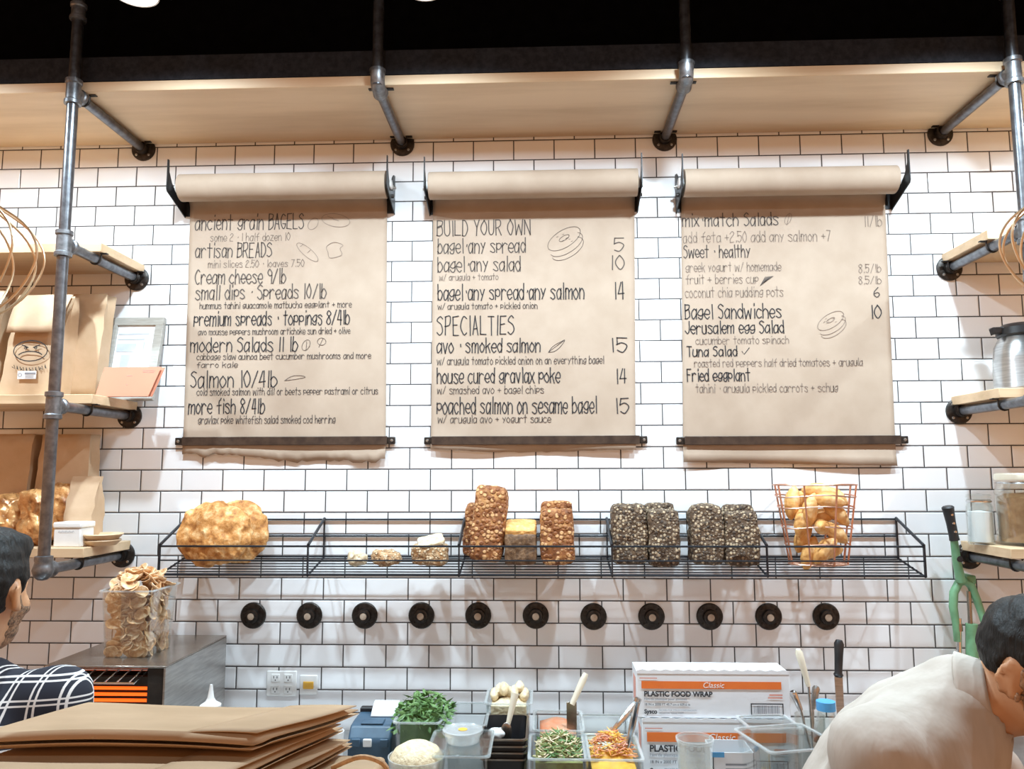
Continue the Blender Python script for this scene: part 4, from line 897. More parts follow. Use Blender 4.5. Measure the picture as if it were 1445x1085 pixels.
# ---- conveyor toaster
TX1 = at(320, 896, -0.05).x; TX0 = TX1-0.372; TZ = at(320, 896, -0.05).z; TY0, TY1 = -0.50, -0.05
t = thing('conveyor_toaster', 'steel conveyor toaster with glowing orange element left of the counter', 'toaster', ((TX0+TX1)/2, -0.27, CT))
th = 0.006
MB().box(TX0, TX1, TY0+0.0, TY1, TZ-th, TZ).build('top_panel', 'steeldull', t, bevel=0.002)
MB().box(TX1-th, TX1, TY0, TY1, CT+0.03, TZ-th).build('side_panel', 'steel', t, bevel=0.001); MB().box(TX0, TX0+th, TY0, TY1, CT+0.03, TZ-th).build('side_panel', 'steel', t, bevel=0.001)
MB().box(TX0+th, TX1-th, TY1-th, TY1, CT+0.03, TZ-th).build('back_panel', 'steeldull', t)
MB().box(TX0+th, TX1-th, TY0, TY1-th, CT+0.03, CT+0.04).build('bottom_panel', 'steeldull', t)
b = MB(); b.box(TX0+th, TX1-th, TY0+0.012, TY0+0.02, TZ-0.058, TZ-0.034); b.box(TX1-0.055, TX1-th, TY0+0.004, TY0+0.012, CT+0.04, TZ-th); b.box(TX0+th, TX0+0.035, TY0+0.004, TY0+0.012, CT+0.04, TZ-th); b.build('front_frame', 'darkinside', t)
MB().box(TX0+0.04, TX1-0.06, TY0+0.13, TY0+0.14, CT+0.04, TZ-0.06).build('inner_baffle', 'darkinside', t)
for k_ in range(4):
    zz = TZ-0.090-0.018*k_; MB().tube([(TX0+0.04, TY0+0.10, zz), (TX1-0.06, TY0+0.10, zz)], 0.0048, 10).build('heating_element', 'glow', t)
fr = [(TX0+0.03, TY0-0.075, TZ-0.030), (TX1-0.055, TY0-0.075, TZ-0.030), (TX1-0.055, TY0+0.01, TZ-0.012), (TX0+0.03, TY0+0.01, TZ-0.012)]
MB().tube(fr, 0.0032, 8, True).build('rack_frame', 'chrome', t)
for k_ in range(8):
    u = (k_+0.5)/8; a = Vector(fr[0]).lerp(Vector(fr[1]), u); b_ = Vector(fr[3]).lerp(Vector(fr[2]), u); MB().tube([a, b_], 0.0022, 6).build('rack_wire', 'chrome', t)
for sx in (TX0+0.03, TX1-0.03):
    for sy in (TY0+0.04, TY1-0.04): MB().lathe([(0, 0), (0.014, 0), (0.016, 0.03), (0, 0.03)], (sx, sy, CT), (0, 0, 1), 14).build('foot', 'blackplastic', t)

# ---- tub of chips standing on the toaster
fl_ = at(146, 905, -0.40); fr_ = at(207, 905, -0.40); ux0, ux1 = fl_.x, fr_.x+0.002; uy0, uy1 = -0.40, -0.235; uh = 0.205
t = thing('chip_tub', 'square clear plastic tub heaped with toasted bagel chips on the toaster', 'tub', ((ux0+ux1)/2, (uy0+uy1)/2, TZ))
def open_tub(x0, x1, y0, y1, z0, h, flare, th=0.0025, rim=0.006, rot=0):
    """clear food pan: outer and inner walls and a rolled rim"""
    xc, yc = (x0+x1)/2, (y0+y1)/2; R = Matrix.Rotation(rot, 3, 'Z')
    def ring(e, z, rr=0.014):
        hx_, hy_ = (x1-x0)/2+e, (y1-y0)/2+e; o = []
        for sx, sy, a0 in ((1, 1, 0), (-1, 1, PI/2), (-1, -1, PI), (1, -1, 3*PI/2)):
            for q in range(4):
                a = a0+q*PI/6; v = R @ Vector((sx*(hx_-rr)+rr*math.cos(a), sy*(hy_-rr)+rr*math.sin(a), 0)); o.append(Vector((xc+v.x, yc+v.y, z)))
        return o
    w_ = MB(); w_.loft([ring(0, z0), ring(flare, z0+h), ring(flare-th, z0+h), ring(-th, z0+th)], cap=True)
    # cap of loft would close bottom (outer) and the inner floor: both wanted
    r_ = MB(); r_.loft([ring(flare, z0+h-0.004), ring(flare+rim, z0+h-0.004), ring(flare+rim, z0+h), ring(flare-th, z0+h), ring(flare-th, z0+h-0.004), ring(flare, z0+h-0.004)], cap=False)
    return w_, r_
wb, rb = open_tub(ux0, ux1, uy0, uy1, TZ+0.001, uh, 0.012)
wb.build('tub_wall', 'clear', t); rb.build('rim', 'clearmilk', t)
def chip_mesh(seed):
    rnd = random.Random(seed); b = MB(); a, c_, th_ = 0.024+rnd.uniform(-.004, .004), 0.017+rnd.uniform(-.003, .003), 0.0028
    b.lathe([(0, th_), (0.6, th_), (0.92, th_*0.8), (1.0, 0), (0.92, -th_*0.8), (0.6, -th_), (0, -th_)], (0, 0, 0), (0, 0, 1), 14)
    for v in b.v:
        r = math.hypot(v.x, v.y); v.z += 0.006*r*r+0.0015*math.sin(5*v.x+seed); v.x *= a; v.y *= c_
    return b
protos = [chip_mesh(s_).build('bagel_chip', 'chip') for s_ in range(4)]
for o in protos: tag(o, 'toasted oval bagel chip in the clear tub on the toaster', 'bagel chip', 'bagel chips in the tub')
rnd = random.Random(5); n_chip = 0
def put_chip(x, y, z, rot):
    global n_chip
    o = protos[n_chip] if n_chip < 4 else protos[n_chip % 4].copy()
    if n_chip >= 4: COL.objects.link(o)
    o.location = (x, y, z); o.rotation_euler = rot; n_chip += 1
for lay in range(12):
    z = TZ+0.018+lay*0.0165; e = 0.012*lay/12
    for k_ in range(15):
        side = k_ % 3
        if side == 0: x, y = rnd.uniform(ux0+0.02, ux1-0.02), uy0+0.016-e; r = (PI/2+rnd.uniform(-.5, .5), rnd.uniform(-.6, .6), rnd.uniform(-.4, .4))
        elif side == 1: x, y = ux1-0.016+e, rnd.uniform(uy0+0.02, uy1-0.02); r = (rnd.uniform(-.6, .6), PI/2+rnd.uniform(-.5, .5), rnd.uniform(-.4, .4))
        else: x, y = rnd.uniform(ux0+0.02, ux1-0.02), rnd.uniform(uy0+0.03, uy1-0.02); r = (rnd.uniform(-1, 1), rnd.uniform(-1, 1), rnd.uniform(0, 6))
        put_chip(x, y, z, r)
for k_ in range(60):
    a = rnd.uniform(0, 2*PI); q = math.sqrt(rnd.random()); x = (ux0+ux1)/2+q*math.cos(a)*0.085; y = (uy0+uy1)/2+q*math.sin(a)*0.085
    put_chip(x, y, TZ+uh+0.004+0.045*(1-q*q)+rnd.uniform(-.006, .006), (rnd.uniform(-.7, .7), rnd.uniform(-.7, .7), rnd.uniform(0, 6)))

# ---- plastic wrap cartons
def text_mesh(s, size, parent, loc, mat, shear=0, xs=1.0, bold=0.0, yaw=0.0, name='lettering'):
    cu = bpy.data.curves.new('tmp', 'FONT'); cu.body = s; cu.size = size; cu.shear = shear; cu.offset = bold; cu.extrude = 0.0002
    o = bpy.data.objects.new('tmp', cu); COL.objects.link(o); bpy.context.view_layer.update()
    dg = bpy.context.evaluated_depsgraph_get(); me = bpy.data.meshes.new_from_object(o.evaluated_get(dg)); bpy.data.objects.remove(o)
    ob = bpy.data.objects.new(name, me); me.name = name; me.materials.clear(); me.materials.append(MT[mat]); COL.objects.link(ob)
    off = Vector((0, 0, 0)); p_ = parent
    while p_ is not None: off += p_.location; p_ = p_.parent
    ob.parent = parent; ob.location = Vector(loc)-off; ob.rotation_euler = (PI/2, 0, 0); ob.scale = (xs, 1, 1); return ob
def wrap_box(x0, x1, yf, z0, z1, label, dark=False):
    t_ = thing('wrap_carton', label, 'carton', ((x0+x1)/2, yf+0.06, z0), 'plastic wrap cartons')
    W, H = x1-x0, z1-z0
    MB().box(x0, x1, yf, yf+0.12, z0, z1-0.002).build('carton', 'card', t_, bevel=0.0015)
    # serrated torn lid edge
    n = 26; e = MB(); pts = [(x0, z1-0.008)]
    for i in range(n+1): pts.append((x0+W*i/n, z1+0.001+(0.0045 if i % 2 else 0.0)))
    pts.append((x1, z1-0.008)); e.prism([(a_, yf-0.0012, b_) for a_, b_ in pts], (0, 0.001, 0)); e.build('lid_edge', 'card', t_, smooth=0)
    f = yf-0.0013
    MB().box(x0+0.03*W, x1-0.055*W, f-0.0004, f, z0+0.62*H, z0+0.78*H).build('orange_band', 'orange', t_, smooth=0)['label'] = 'orange stripe'
    MB().box(x0-0.0006, x0, yf+0.03, yf+0.09, z0+0.25*H, z0+0.8*H).build('end_print', 'redprint', t_, smooth=0)
    text_mesh('PLASTIC FOOD WRAP', H*0.155, t_, (x0+0.045*W, f-0.0003, z0+0.455*H), 'print', bold=0.0007, xs=0.98)
    text_mesh('Film de plastique pour aliments', H*0.075, t_, (x0+0.045*W, f-0.0003, z0+0.375*H), 'greyprint')
    text_mesh('18 IN x 2000 FT 45.7 cm x 609.6 m', H*0.070, t_, (x0+0.045*W, f-0.0003, z0+0.26*H), 'print')
    text_mesh('Sysco', H*0.125, t_, (x0+0.045*W, f-0.0003, z0+0.09*H), 'print', bold=0.0006)
    for q, s_ in enumerate(('PACKED FOR SYSCO CORPORATION', 'HOUSTON TEXAS 77077')): text_mesh(s_, H*0.05, t_, (x0+0.14*W, f-0.0003, z0+(0.145-0.065*q)*H), 'greyprint')
    text_mesh('Classic', H*0.17, t_, (x0+0.43*W, f-0.0008, z0+0.645*H), 'whiteprint', shear=0.25)
    k_ = MB(); ribbon(k_, [(x0+0.02*W, z0+0.845*H), (x0+0.13*W, z0+0.845*H)], 0.003, f-0.0003); ribbon(k_, [(x1-0.13*W, z0+0.50*H), (x1-0.055*W, z0+0.50*H)], 0.005, f-0.0003); ribbon(k_, [(x1-0.14*W, z0+0.44*H), (x1-0.055*W, z0+0.44*H)], 0.004, f-0.0003); k_.build('small_print', 'redprint', t_, smooth=0)
    a0, a1, b0, b1 = x1-0.255*W, x1-0.05*W, z0+0.07*H, z0+0.31*H; k_ = MB()
    for (u0, v0, u1, v1) in ((a0, b0, a1, b0), (a0, b1, a1, b1)): ribbon(k_, [(u0, v0), (u1, v1)], 0.0032, f-0.0003)
    for u in (a0, a1): ribbon(k_, [(u, b0), (u, b1)], 0.0032, f-0.0003)
    k_.build('barcode_border', 'print', t_, smooth=0); k_ = MB(); rn = random.Random(2); u = a0+0.008
    while u < a1-0.009: wd_ = rn.choice((0.001, 0.0016, 0.0026)); ribbon(k_, [(u, b0+0.006), (u, b1-0.006)], wd_, f-0.0003); u += wd_+rn.choice((0.0015, 0.0025))
    k_.build('barcode', 'greyprint', t_, smooth=0)
    return t_
yw = -0.40; wx0, wx1 = at(899, 980, yw).x, at(1115, 985, yw).x; zm_ = at(1000, 1013, yw).z; ztp = at(1000, 947, yw).z
wrap_box(wx0, wx1, yw, zm_, ztp, 'upper white plastic food wrap carton with bright orange stripe')
wrap_box(wx0+0.012, wx1+0.004, yw-0.012, CT, zm_-0.001, 'lower white plastic food wrap carton under the other one')

# ---- clear food pans
def food_pan(x0, x1, y0, y1, h, label, z0=CT, flare=0.008, rot=0, grp='clear food tubs', wall='clear', rim='clearmilk', name='food_tub'):
    t_ = thing(name, label, 'tub', ((x0+x1)/2, (y0+y1)/2, z0), grp)
    a_, b_ = open_tub(x0, x1, y0, y1, z0+0.0005, h, flare, rot=rot); a_.build('tub_wall', wall, t_); b_.build('rim', rim, t_); return t_
def heap(parent, name, x0, x1, y0, y1, z0, z1, mat, bumpy=0.012, dome=0.02, seed=0):
    b = MB(); nu, nv = 14, 14
    def top(u, v):
        x, y = x0+(x1-x0)*u, y0+(y1-y0)*v; e = 1-max(abs(2*u-1), abs(2*v-1))**4
        return (x, y, z1+(dome*math.sin(u*PI)*math.sin(v*PI)+bumpy*noise.noise(Vector((x*38, y*38, seed))))*e)
    b.grid(top, nu, nv); n = nu+1
    ed = list(range(n))+[j*n+nu for j in range(1, n)]+[nv*n+i for i in range(nu-1, -1, -1)]+[j*n for j in range(nv-1, 0, -1)]
    m0 = len(b.v); b.v += [Vector((b.v[i].x, b.v[i].y, z0)) for i in ed]; m = len(ed)
    b.f += [(ed[i], ed[(i+1) % m], m0+(i+1) % m, m0+i) for i in range(m)]; b.f.append(tuple(m0+i for i in range(m)))
    return b.build(name, mat, parent)
def shreds(parent, name, x0, x1, y0, y1, z, dome, n, r, L, mats, seed, upright=0.4, kind='stuff'):
    rn = random.Random(seed); bs = [MB() for _ in mats]
    for i in range(n):
        u, v = rn.random(), rn.random(); x, y = x0+(x1-x0)*u, y0+(y1-y0)*v; zz = z+dome*math.sin(u*PI)*math.sin(v*PI)
        a = rn.uniform(0, 2*PI); d = Vector((math.cos(a), math.sin(a), rn.uniform(-.2, upright))).normalized()*L*rn.uniform(.5, 1.2); s_ = Vector((-d.y, d.x, 0)).normalized()*L*0.25
        p_ = Vector((x, y, zz)); bs[i % len(mats)].tube([p_-d*0.5, p_+s_*rn.uniform(-1, 1), p_+d*0.5], [r*0.6, r, r*0.5], 4)
    for b, m_ in zip(bs, mats): o = b.build(name, m_, parent); o['kind'] = kind
yA0, yA1 = -0.755, -0.585
x0, x1 = at(752, 1069, yA0).x, at(826, 1069, yA0).x; hA = at(790, 1069, yA0).z-CT
t = food_pan(x0, x1, yA0, yA1, hA, 'clear tub of green sprouts in front of the sliced salmon')
heap(t, 'sprouts_bed', x0+0.006, x1-0.006, yA0+0.006, yA1-0.006, CT+0.005, CT+hA-0.015, 'sprout', 0.02, 0.03, 1)
shreds(t, 'sprouts', x0+0.01, x1-0.01, yA0+0.012, yA1-0.012, CT+hA-0.006, 0.04, 260, 0.0022, 0.036, ('sprout', 'leaf', 'cheese'), 3, 0.8)
x0b, x1b = at(832, 1069, yA0).x, at(902, 1069, yA0).x
t = food_pan(x0b, x1b, yA0, yA1, hA, 'clear tub of shredded carrot in front of the pale tub with tongs')
heap(t, 'yellow_salad', x0b+0.006, x1b-0.006, yA0+0.006, yA1-0.006, CT+0.005, CT+hA-0.03, 'yellowfood', 0.015, 0.02, 2)
shreds(t, 'carrot_shreds', x0b+0.012, x1b-0.012, yA0+0.05, yA1-0.012, CT+hA-0.012, 0.045, 200, 0.0022, 0.038, ('carrot', 'yellowfood', 'salmon'), 4, 0.5)
yB0, yB1 = -0.565, -0.40
hB = 0.185
x0, x1 = at(758, 1000, yB0).x, at(818, 1000, yB0).x
t = food_pan(x0, x1, yB0, yB1, hB, 'clear tub stacked with sliced salmon behind the sprouts')
for q in range(6):
    zz = CT+0.01+q*0.026; MB().grid(lambda u, v: (x0+0.008+(x1-x0-0.016)*u, yB0+0.01+(yB1-yB0-0.02)*v, zz+0.006*math.sin(6*u+q)+0.02*v), 8, 6).build('salmon_slice', 'salmon', t, solid=0.014)
x0, x1 = at(826, 1000, yB0).x, at(888, 1000, yB0).x
t = food_pan(x0, x1, yB0, yB1, hB-0.01, 'clear tub of pale spread behind the shredded carrot')
heap(t, 'pale_spread', x0+0.006, x1-0.006, yB0+0.006, yB1-0.006, CT+0.005, CT+hB-0.06, 'cream', 0.01, 0.02, 5)
# spatula in the salmon tub, tongs over the carrots
s0, s1 = at(808, 992, -0.47), at(827, 950, -0.45)
t = thing('spatula', 'white handled spatula standing up from the salmon tub', 'spatula', s0)
dv = s1-s0
MB().tube([s0-dv*0.05, s0+dv*0.3, s0+dv*0.75, s1], [0.008, 0.009, 0.0105, 0.008], 10).build('handle', 'cream', t)
MB().box(s0.x-0.018, s0.x+0.012, s0.y-0.003, s0.y+0.003, s0.z-0.10, s0.z+0.004, None).build('blade', 'steeldull', t, bevel=0.002)
a0, a1, a2 = at(899, 990, -0.60), at(889, 1040, -0.66), at(866, 1030, -0.60)
t = thing('tongs', 'steel tongs resting upright in the shredded carrot tub', 'tongs', a1)
for e_, nm in ((at(884, 1060, -0.68), 'arm'), (at(862, 1034, -0.62), 'arm')):
    mid = a0.lerp(e_, 0.5)+Vector((0, -0.01, 0.004)); MB().tube([a0, mid, e_], [0.0085, 0.0095, 0.005], 8).build(nm, 'chrome', t)
MB().lathe([(0, -0.012), (0.010, -0.010), (0.010, 0.010), (0, 0.012)], a0, (0.4, 0, 1), 12).build('hinge', 'chrome', t)

# ---- nested dark pans with spoon
yN0, yN1 = -0.70, -0.52
x0, x1 = at(687, 1040, yN0).x, at(735, 1040, yN0).x; zr = at(711, 1040, yN0).z
pan_l = ['top pan of the nested dark pans holding a spoon', 'second pan down in the nested dark pans', 'third pan down in the nested dark pans', 'lowest pan of the nested dark pans']
hh_ = 0.10
for q in range(4):
    zt_ = zr-q*0.0165; tp = food_pan(x0, x1, yN0, yN1, zt_-max(CT, zt_-hh_)-0.001, pan_l[q], max(CT, zt_-hh_), 0.012, grp='nested dark pans', wall='blackplastic', rim='brownrim' if False else 'steeldull', name='nested_pan')
s0, s1 = at(717, 1022, -0.60), at(727, 978, -0.58); dv = s1-s0
t = thing('serving_spoon', 'white handled spoon standing in the nested dark pans', 'spoon', s0)
MB().tube([s0, s0+dv*0.5, s1], [0.0065, 0.0085, 0.011], 10).build('handle', 'cream', t); lump('s', s0-dv.normalized()*0.02, (0.016, 0.006, 0.026), 'chrome', 0, 1, 0, 3).build('bowl', 'steeldull', t)
tag(lump('s', at(701, 1030, -0.60)-Vector((0, 0, 0.008)), (0.022, 0.02, 0.014), 'white', 0.006, 30, 3, 4).build('crumpled_wrap', 'white', origin=at(701, 1030, -0.60)), 'crumpled white wrap lying inside the nested dark pans', 'wrap')
# pale rolled napkins / brushes tub behind
x0, x1 = at(690, 995, -0.48).x, at(745, 995, -0.48).x; zt_ = at(715, 990, -0.48).z
t = food_pan(x0, x1, -0.49, -0.36, zt_-CT, 'clear tub of pale cheese pieces behind the nested pans')
for q in range(7):
    xx = x0+0.012+(x1-x0-0.024)*q/6; lump('c', (xx, -0.42+0.02*(q % 2), zt_+0.004+0.008*(q % 3)), (0.014, 0.03, 0.018), 'cream', 0.005, 40, q, 3).build('cheese_piece', 'cheese', t)
heap(t, 'cheese_bed', x0+0.006, x1-0.006, -0.484, -0.366, CT+0.004, zt_-0.012, 'cheese', 0.008, 0.01, 6)

# ---- deli containers
def deli(cx_, cy_, z0, r, h, label, fill=None, fillh=0.5, lid=True, name='deli_container', grp='round deli containers', wall='clearmilk'):
    t_ = thing(name, label, 'container', (cx_, cy_, z0), grp)
    MB().lathe([(0, 0.0005), (r*0.86, 0.0005), (r*0.98, h), (r*0.96, h), (r*0.845, 0.003), (0, 0.003)], (cx_, cy_, z0), (0, 0, 1), 36).build('cup', wall, t_)
    if fill: MB().lathe([(0, 0.004), (r*0.83, 0.004), (r*(0.84+0.1*fillh), h*fillh), (r*0.5, h*fillh+0.004), (0, h*fillh+0.002)], (cx_, cy_, z0), (0, 0, 1), 32).build('filling', fill, t_)
    if lid: MB().lathe([(r*0.98, h-0.006), (r*1.04, h-0.006), (r*1.05, h+0.003), (r*0.98, h+0.004), (r*0.93, h+0.001), (0, h+0.001)], (cx_, cy_, z0), (0, 0, 1), 36).build('lid', 'clearmilk', t_)
    else: MB().lathe([(r*0.96, h-0.005), (r*1.04, h-0.005), (r*1.04, h+0.002), (r*0.96, h+0.002)], (cx_, cy_, z0), (0, 0, 1), 36).build('rim', 'clearmilk', t_)
    return t_
yD = -0.76
x0, x1 = at(606, 1066, -0.85).x, at(684, 1066, -0.85).x; zd = at(645, 1066, -0.85).z
t = food_pan(x0, x1, -0.845, -0.67, zd-CT, 'lidded clear tub under the round lidded deli container')
a_ = MB().box(x0-0.012, x1+0.012, -0.857, -0.658, zd+0.0005, zd+0.004).build('lid', 'clear', t, bevel=0.002)
heap(t, 'dry_goods', x0+0.006, x1-0.006, -0.838, -0.677, CT+0.004, CT+0.05, 'brownfood', 0.006, 0.01, 9)
dc = at(653, 1040, yD); rr_ = (at(682, 1035, yD).x-at(625, 1035, yD).x)/2/1.05; hd = at(653, 1030, yD).z-(zd+0.005)
deli(dc.x, yD, zd+0.005, rr_, hd, 'round lidded deli container with a yellow spot on top', None)
MB_ = MB().disc((at(653, 1030, yD).x, yD, zd+0.005+hd+0.0015), 0.012, 0.001, (0, 0, 1), 16).build('yellow_sticker', 'yellowfood'); tag(MB_, 'small yellow sticker on the round deli lid', 'sticker')
x0, x1 = at(636, 1000, -0.55).x, at(682, 1000, -0.55).x; zt_ = at(640, 1022, -0.60).z
t = food_pan(x0, x1, -0.60, -0.40, zt_-CT, 'empty clear tub tilted behind the round lidded deli container')
tag(lump('s', (at(655, 1015, -0.50).x, -0.50, CT+0.02), (0.026, 0.03, 0.016), 'white', 0.006, 30, 5, 4).build('lemon_wedge', 'white', origin=(at(655, 1015, -0.5).x, -0.5, CT)), 'crumpled white paper inside the empty clear tub', 'paper')
dd_ = at(981, 1060, -0.66); rr_ = (at(1009, 1042, -0.66).x-at(955, 1042, -0.66).x)/2/1.04; hd = at(981, 1042, -0.66).z-CT
deli(dd_.x, -0.66, CT, rr_, hd, 'open frosted deli container of orange sauce before the wrap cartons', 'yellowfood', 0.36, False)
# small white and blue carton
y_ = -0.68; x0, x1 = at(1006, 1070, y_).x, at(1064, 1070, y_).x; zt_ = at(1035, 1062, y_).z
t = thing('small_carton', 'small open white carton with blue tape beside the frosted deli container', 'carton', ((x0+x1)/2, y_+0.05, CT))
b = MB()
for (a, c_, e_, f_) in ((x0, x1, y_, y_+0.002), (x0, x1, y_+0.10, y_+0.102), (x0, x0+0.002, y_, y_+0.102), (x1-0.002, x1, y_, y_+0.102)): b.box(a, c_, e_, f_, CT, zt_)
b.box(x0, x1, y_, y_+0.102, CT, CT+0.003); b.build('carton', 'card', t)
MB().box(x0-0.001, x0+0.03, y_-0.001, y_, zt_-0.012, zt_+0.001).build('blue_tape', 'blue', t)['label'] = 'strip of blue tape'
k = MB()
for q in range(2): ribbon(k, [(x0+0.035, zt_-0.03-0.012*q), (x0+0.085, zt_-0.03-0.012*q)], 0.005, y_-0.0008)
k.build('print_lines', 'greyprint', t, smooth=0); MB().box(x0+0.05, x0+0.10, y_-0.0015, y_-0.0005, zt_-0.075, zt_-0.058).build('red_strip', 'redprint', t)
# clear tub near the right man
cx_ = at(1110, 1040, -0.72); zt_ = at(1110, 1040, -0.72).z
t = food_pan(cx_.x-0.085, cx_.x+0.085, -0.80, -0.64, zt_-CT, 'large empty clear tub in front of the glass bottle at right', flare=0.012, rot=0.25)
t2 = food_pan(cx_.x-0.060, cx_.x+0.060, -0.60, -0.50, at(1112, 1020, -0.56).z-CT, 'smaller clear tub just behind the large empty clear tub', flare=0.008, rot=0.12)
# bottle with blue lid, utensils, knife
b0 = at(1166, 1010, -0.52); zt_ = at(1166, 985, -0.52).z
t = thing('glass_bottle', 'clear bottle with blue lid beside the white shirted man', 'bottle', (b0.x, -0.52, CT)); hb = zt_-CT-0.02
MB().lathe([(0, 0.0005), (0.036, 0.0005), (0.038, 0.01), (0.038, hb*0.7), (0.024, hb*0.9), (0.024, hb), (0.021, hb), (0.021, hb*0.9), (0.035, hb*0.69), (0.035, 0.01), (0, 0.006)], (b0.x, -0.52, CT), (0, 0, 1), 28).build('glass', 'glass', t)
MB().lathe([(0.0245, hb-0.012), (0.026, hb-0.012), (0.026, hb+0.012), (0, hb+0.014)], (b0.x, -0.52, CT), (0, 0, 1), 24).build('lid', 'blue', t)['label'] = 'bright blue lid'
MB().lathe([(0.0385, hb*0.3), (0.0388, hb*0.3), (0.0388, hb*0.6), (0.0385, hb*0.6)], (b0.x, -0.52, CT), (0, 0, 1), 24).build('paper_label', 'kraft', t)
u0 = at(1142, 1000, -0.36); hu = 0.17
t = thing('utensil_jar', 'clear jar of steel utensils right of the wrap cartons', 'jar', (u0.x, -0.36, CT))
MB().lathe([(0, 0.0005), (0.040, 0.0005), (0.045, hu), (0.043, hu), (0.038, 0.005), (0, 0.005)], (u0.x, -0.36, CT), (0, 0, 1), 28).build('jar_wall', 'glass', t)
def utensil(px0, py0, px1, py1, Y, label, hm, bm_, name, nm):
    a, b = at(px0, py0, Y), at(px1, py1, Y); foot = Vector((u0.x+0.01*random.uniform(-1, 1), -0.36, CT+0.02)); t_ = thing(name, label, nm, b, 'utensils in the jar')
    d = (a-b); MB().tube([b, b+d*0.25, b+d*0.6, b+d*0.9, a], [0.007, 0.0085, 0.0105, 0.0115, 0.007], 10).build('handle', hm, t_)
    MB().tube([foot, b], 0.004, 8).build('shaft', bm_, t_); return t_
utensil(1126, 916, 1141, 968, -0.36, 'cream handled spoon standing in the utensil jar', 'cream', 'chrome', 'serving_spoon', 'spoon')
utensil(1118, 975, 1130, 1002, -0.37, 'steel handled ladle at left in the utensil jar', 'chrome', 'chrome', 'ladle', 'ladle')
utensil(1152, 968, 1147, 1000, -0.35, 'steel handled whisk at right in the utensil jar', 'steel', 'chrome', 'whisk', 'whisk')
a, b_ = at(1184, 903, -0.22), at(1183, 955, -0.22); t = thing('kitchen_knife', 'black handled knife standing point down by the tiles', 'knife', (b_.x, -0.22, CT))
d = a-b_; MB().tube([b_, b_+d*0.06, b_+d*0.12, b_+d*0.6, b_+d*0.9, a], [0.012, 0.0155, 0.012, 0.0135, 0.0155, 0.010], 12).build('handle', 'blackplastic', t)
MB().prism([(b_.x-0.013, -0.2195, b_.z), (b_.x+0.013, -0.2195, b_.z), (b_.x+0.013, -0.2195, CT+0.06), (b_.x-0.008, -0.2195, CT+0.004)], (0, -0.002, 0)).build('blade', 'steel', t)

# ---- herb tub, cheese bowl, label printer, squeeze bottle, cup
x0, x1 = at(563, 1020, -0.60).x, at(618, 1020, -0.60).x; zt_ = at(590, 1018, -0.62).z
t = food_pan(x0, x1, -0.62, -0.44, zt_-CT, 'clear tub overflowing with dark green herbs')
heap(t, 'herb_bed', x0+0.006, x1-0.006, -0.612, -0.448, CT+0.004, zt_-0.01, 'leaf', 0.02, 0.03, 12)
rn = random.Random(9); bs = MB()
for q in range(420):
    u, v = rn.random(), rn.random(); x, y = x0-0.02+(x1-x0+0.05)*u, -0.62+0.19*v; zz = zt_-0.02+0.055*math.sin(u*PI)**0.6*math.sin(v*PI)+rn.uniform(-.02, .02)
    a = rn.uniform(0, 2*PI); d = Vector((math.cos(a), math.sin(a), rn.uniform(-.5, .9))).normalized()*rn.uniform(0.010, 0.020); s_ = d.cross(Vector((rn.uniform(-1, 1), rn.uniform(-1, 1), rn.uniform(0.2, 1)))).normalized()*rn.uniform(0.004, 0.008); p_ = Vector((x, y, zz))
    bs.add([p_-d, p_+s_, p_+d, p_-s_, p_+Vector((0, 0, 0.002))], [(0, 1, 4), (1, 2, 4), (2, 3, 4), (3, 0, 4)])
o = bs.build('herb_leaves', 'leaf', t, smooth=0); o['kind'] = 'stuff'
c_ = at(588, 1068, -0.82); t = thing('cheese_bowl', 'round bowl of pale grated cheese before the herb tub', 'bowl', (c_.x-0.004, -0.82, CT)); z_ = at(588, 1066, -0.82).z-CT
MB().lathe([(0, 0.0005), (0.05, 0.0005), (0.072, z_), (0.069, z_), (0.048, 0.004), (0, 0.004)], (c_.x, -0.82, CT), (0, 0, 1), 32).build('bowl', 'clearmilk', t)
MB().lathe([(0, 0.005), (0.047, 0.005), (0.067, z_-0.004), (0.055, z_+0.016), (0.03, z_+0.030), (0, z_+0.034)], (c_.x, -0.82, CT), (0, 0, 1), 40).build('grated_cheese', 'cheese', t)
y0_ = -0.60; x0, x1 = at(490, 1040, y0_).x, at(552, 1040, y0_).x; zt_ = at(520, 1018, y0_+0.05).z
t = thing('label_printer', 'slate blue label printer with white paper beside the bag pile', 'printer', ((x0+x1)/2, y0_+0.09, CT))
zf = at(520, 1034, y0_).z
MB().prism([(x0, y0_, CT), (x0, y0_, zf-0.02), (x0, y0_+0.03, zf+0.012), (x0, y0_+0.07, zt_), (x0, y0_+0.17, zt_), (x0, y0_+0.17, CT)], (x1-x0, 0, 0)).build('housing', 'slate', t, bevel=0.008, seg=3)
MB().prism([(x0+0.03, y0_+0.03, zf+0.016), (x0+0.03, y0_+0.068, zt_+0.004), (x0+0.03, y0_+0.072, zt_), (x0+0.03, y0_+0.034, zf+0.008)], (x1-x0-0.06, 0, 0)).build('slot_cover', 'slate', t, bevel=0.002)
zk = zf-0.026
for q, m_ in ((0.10, 'slate'), (0.36, 'white'), (0.74, 'slate')): MB().box(x0+q*(x1-x0), x0+(q+0.2)*(x1-x0), y0_-0.004, y0_+0.004, zk-0.012, zk+0.010).build('button', m_, t, bevel=0.003)
MB().grid(lambda u, v: (x0+0.045+0.075*u, y0_+0.09+0.06*v, zt_+0.002+0.030*math.sin(v*1.3)), 4, 6).build('paper_strip', 'paper', t, solid=0.001)
MB().box(x0+0.002, x1-0.002, y0_+0.14, y0_+0.165, zt_-0.01, zt_+0.012).build('rear_lip', 'blackplastic', t, bevel=0.004)
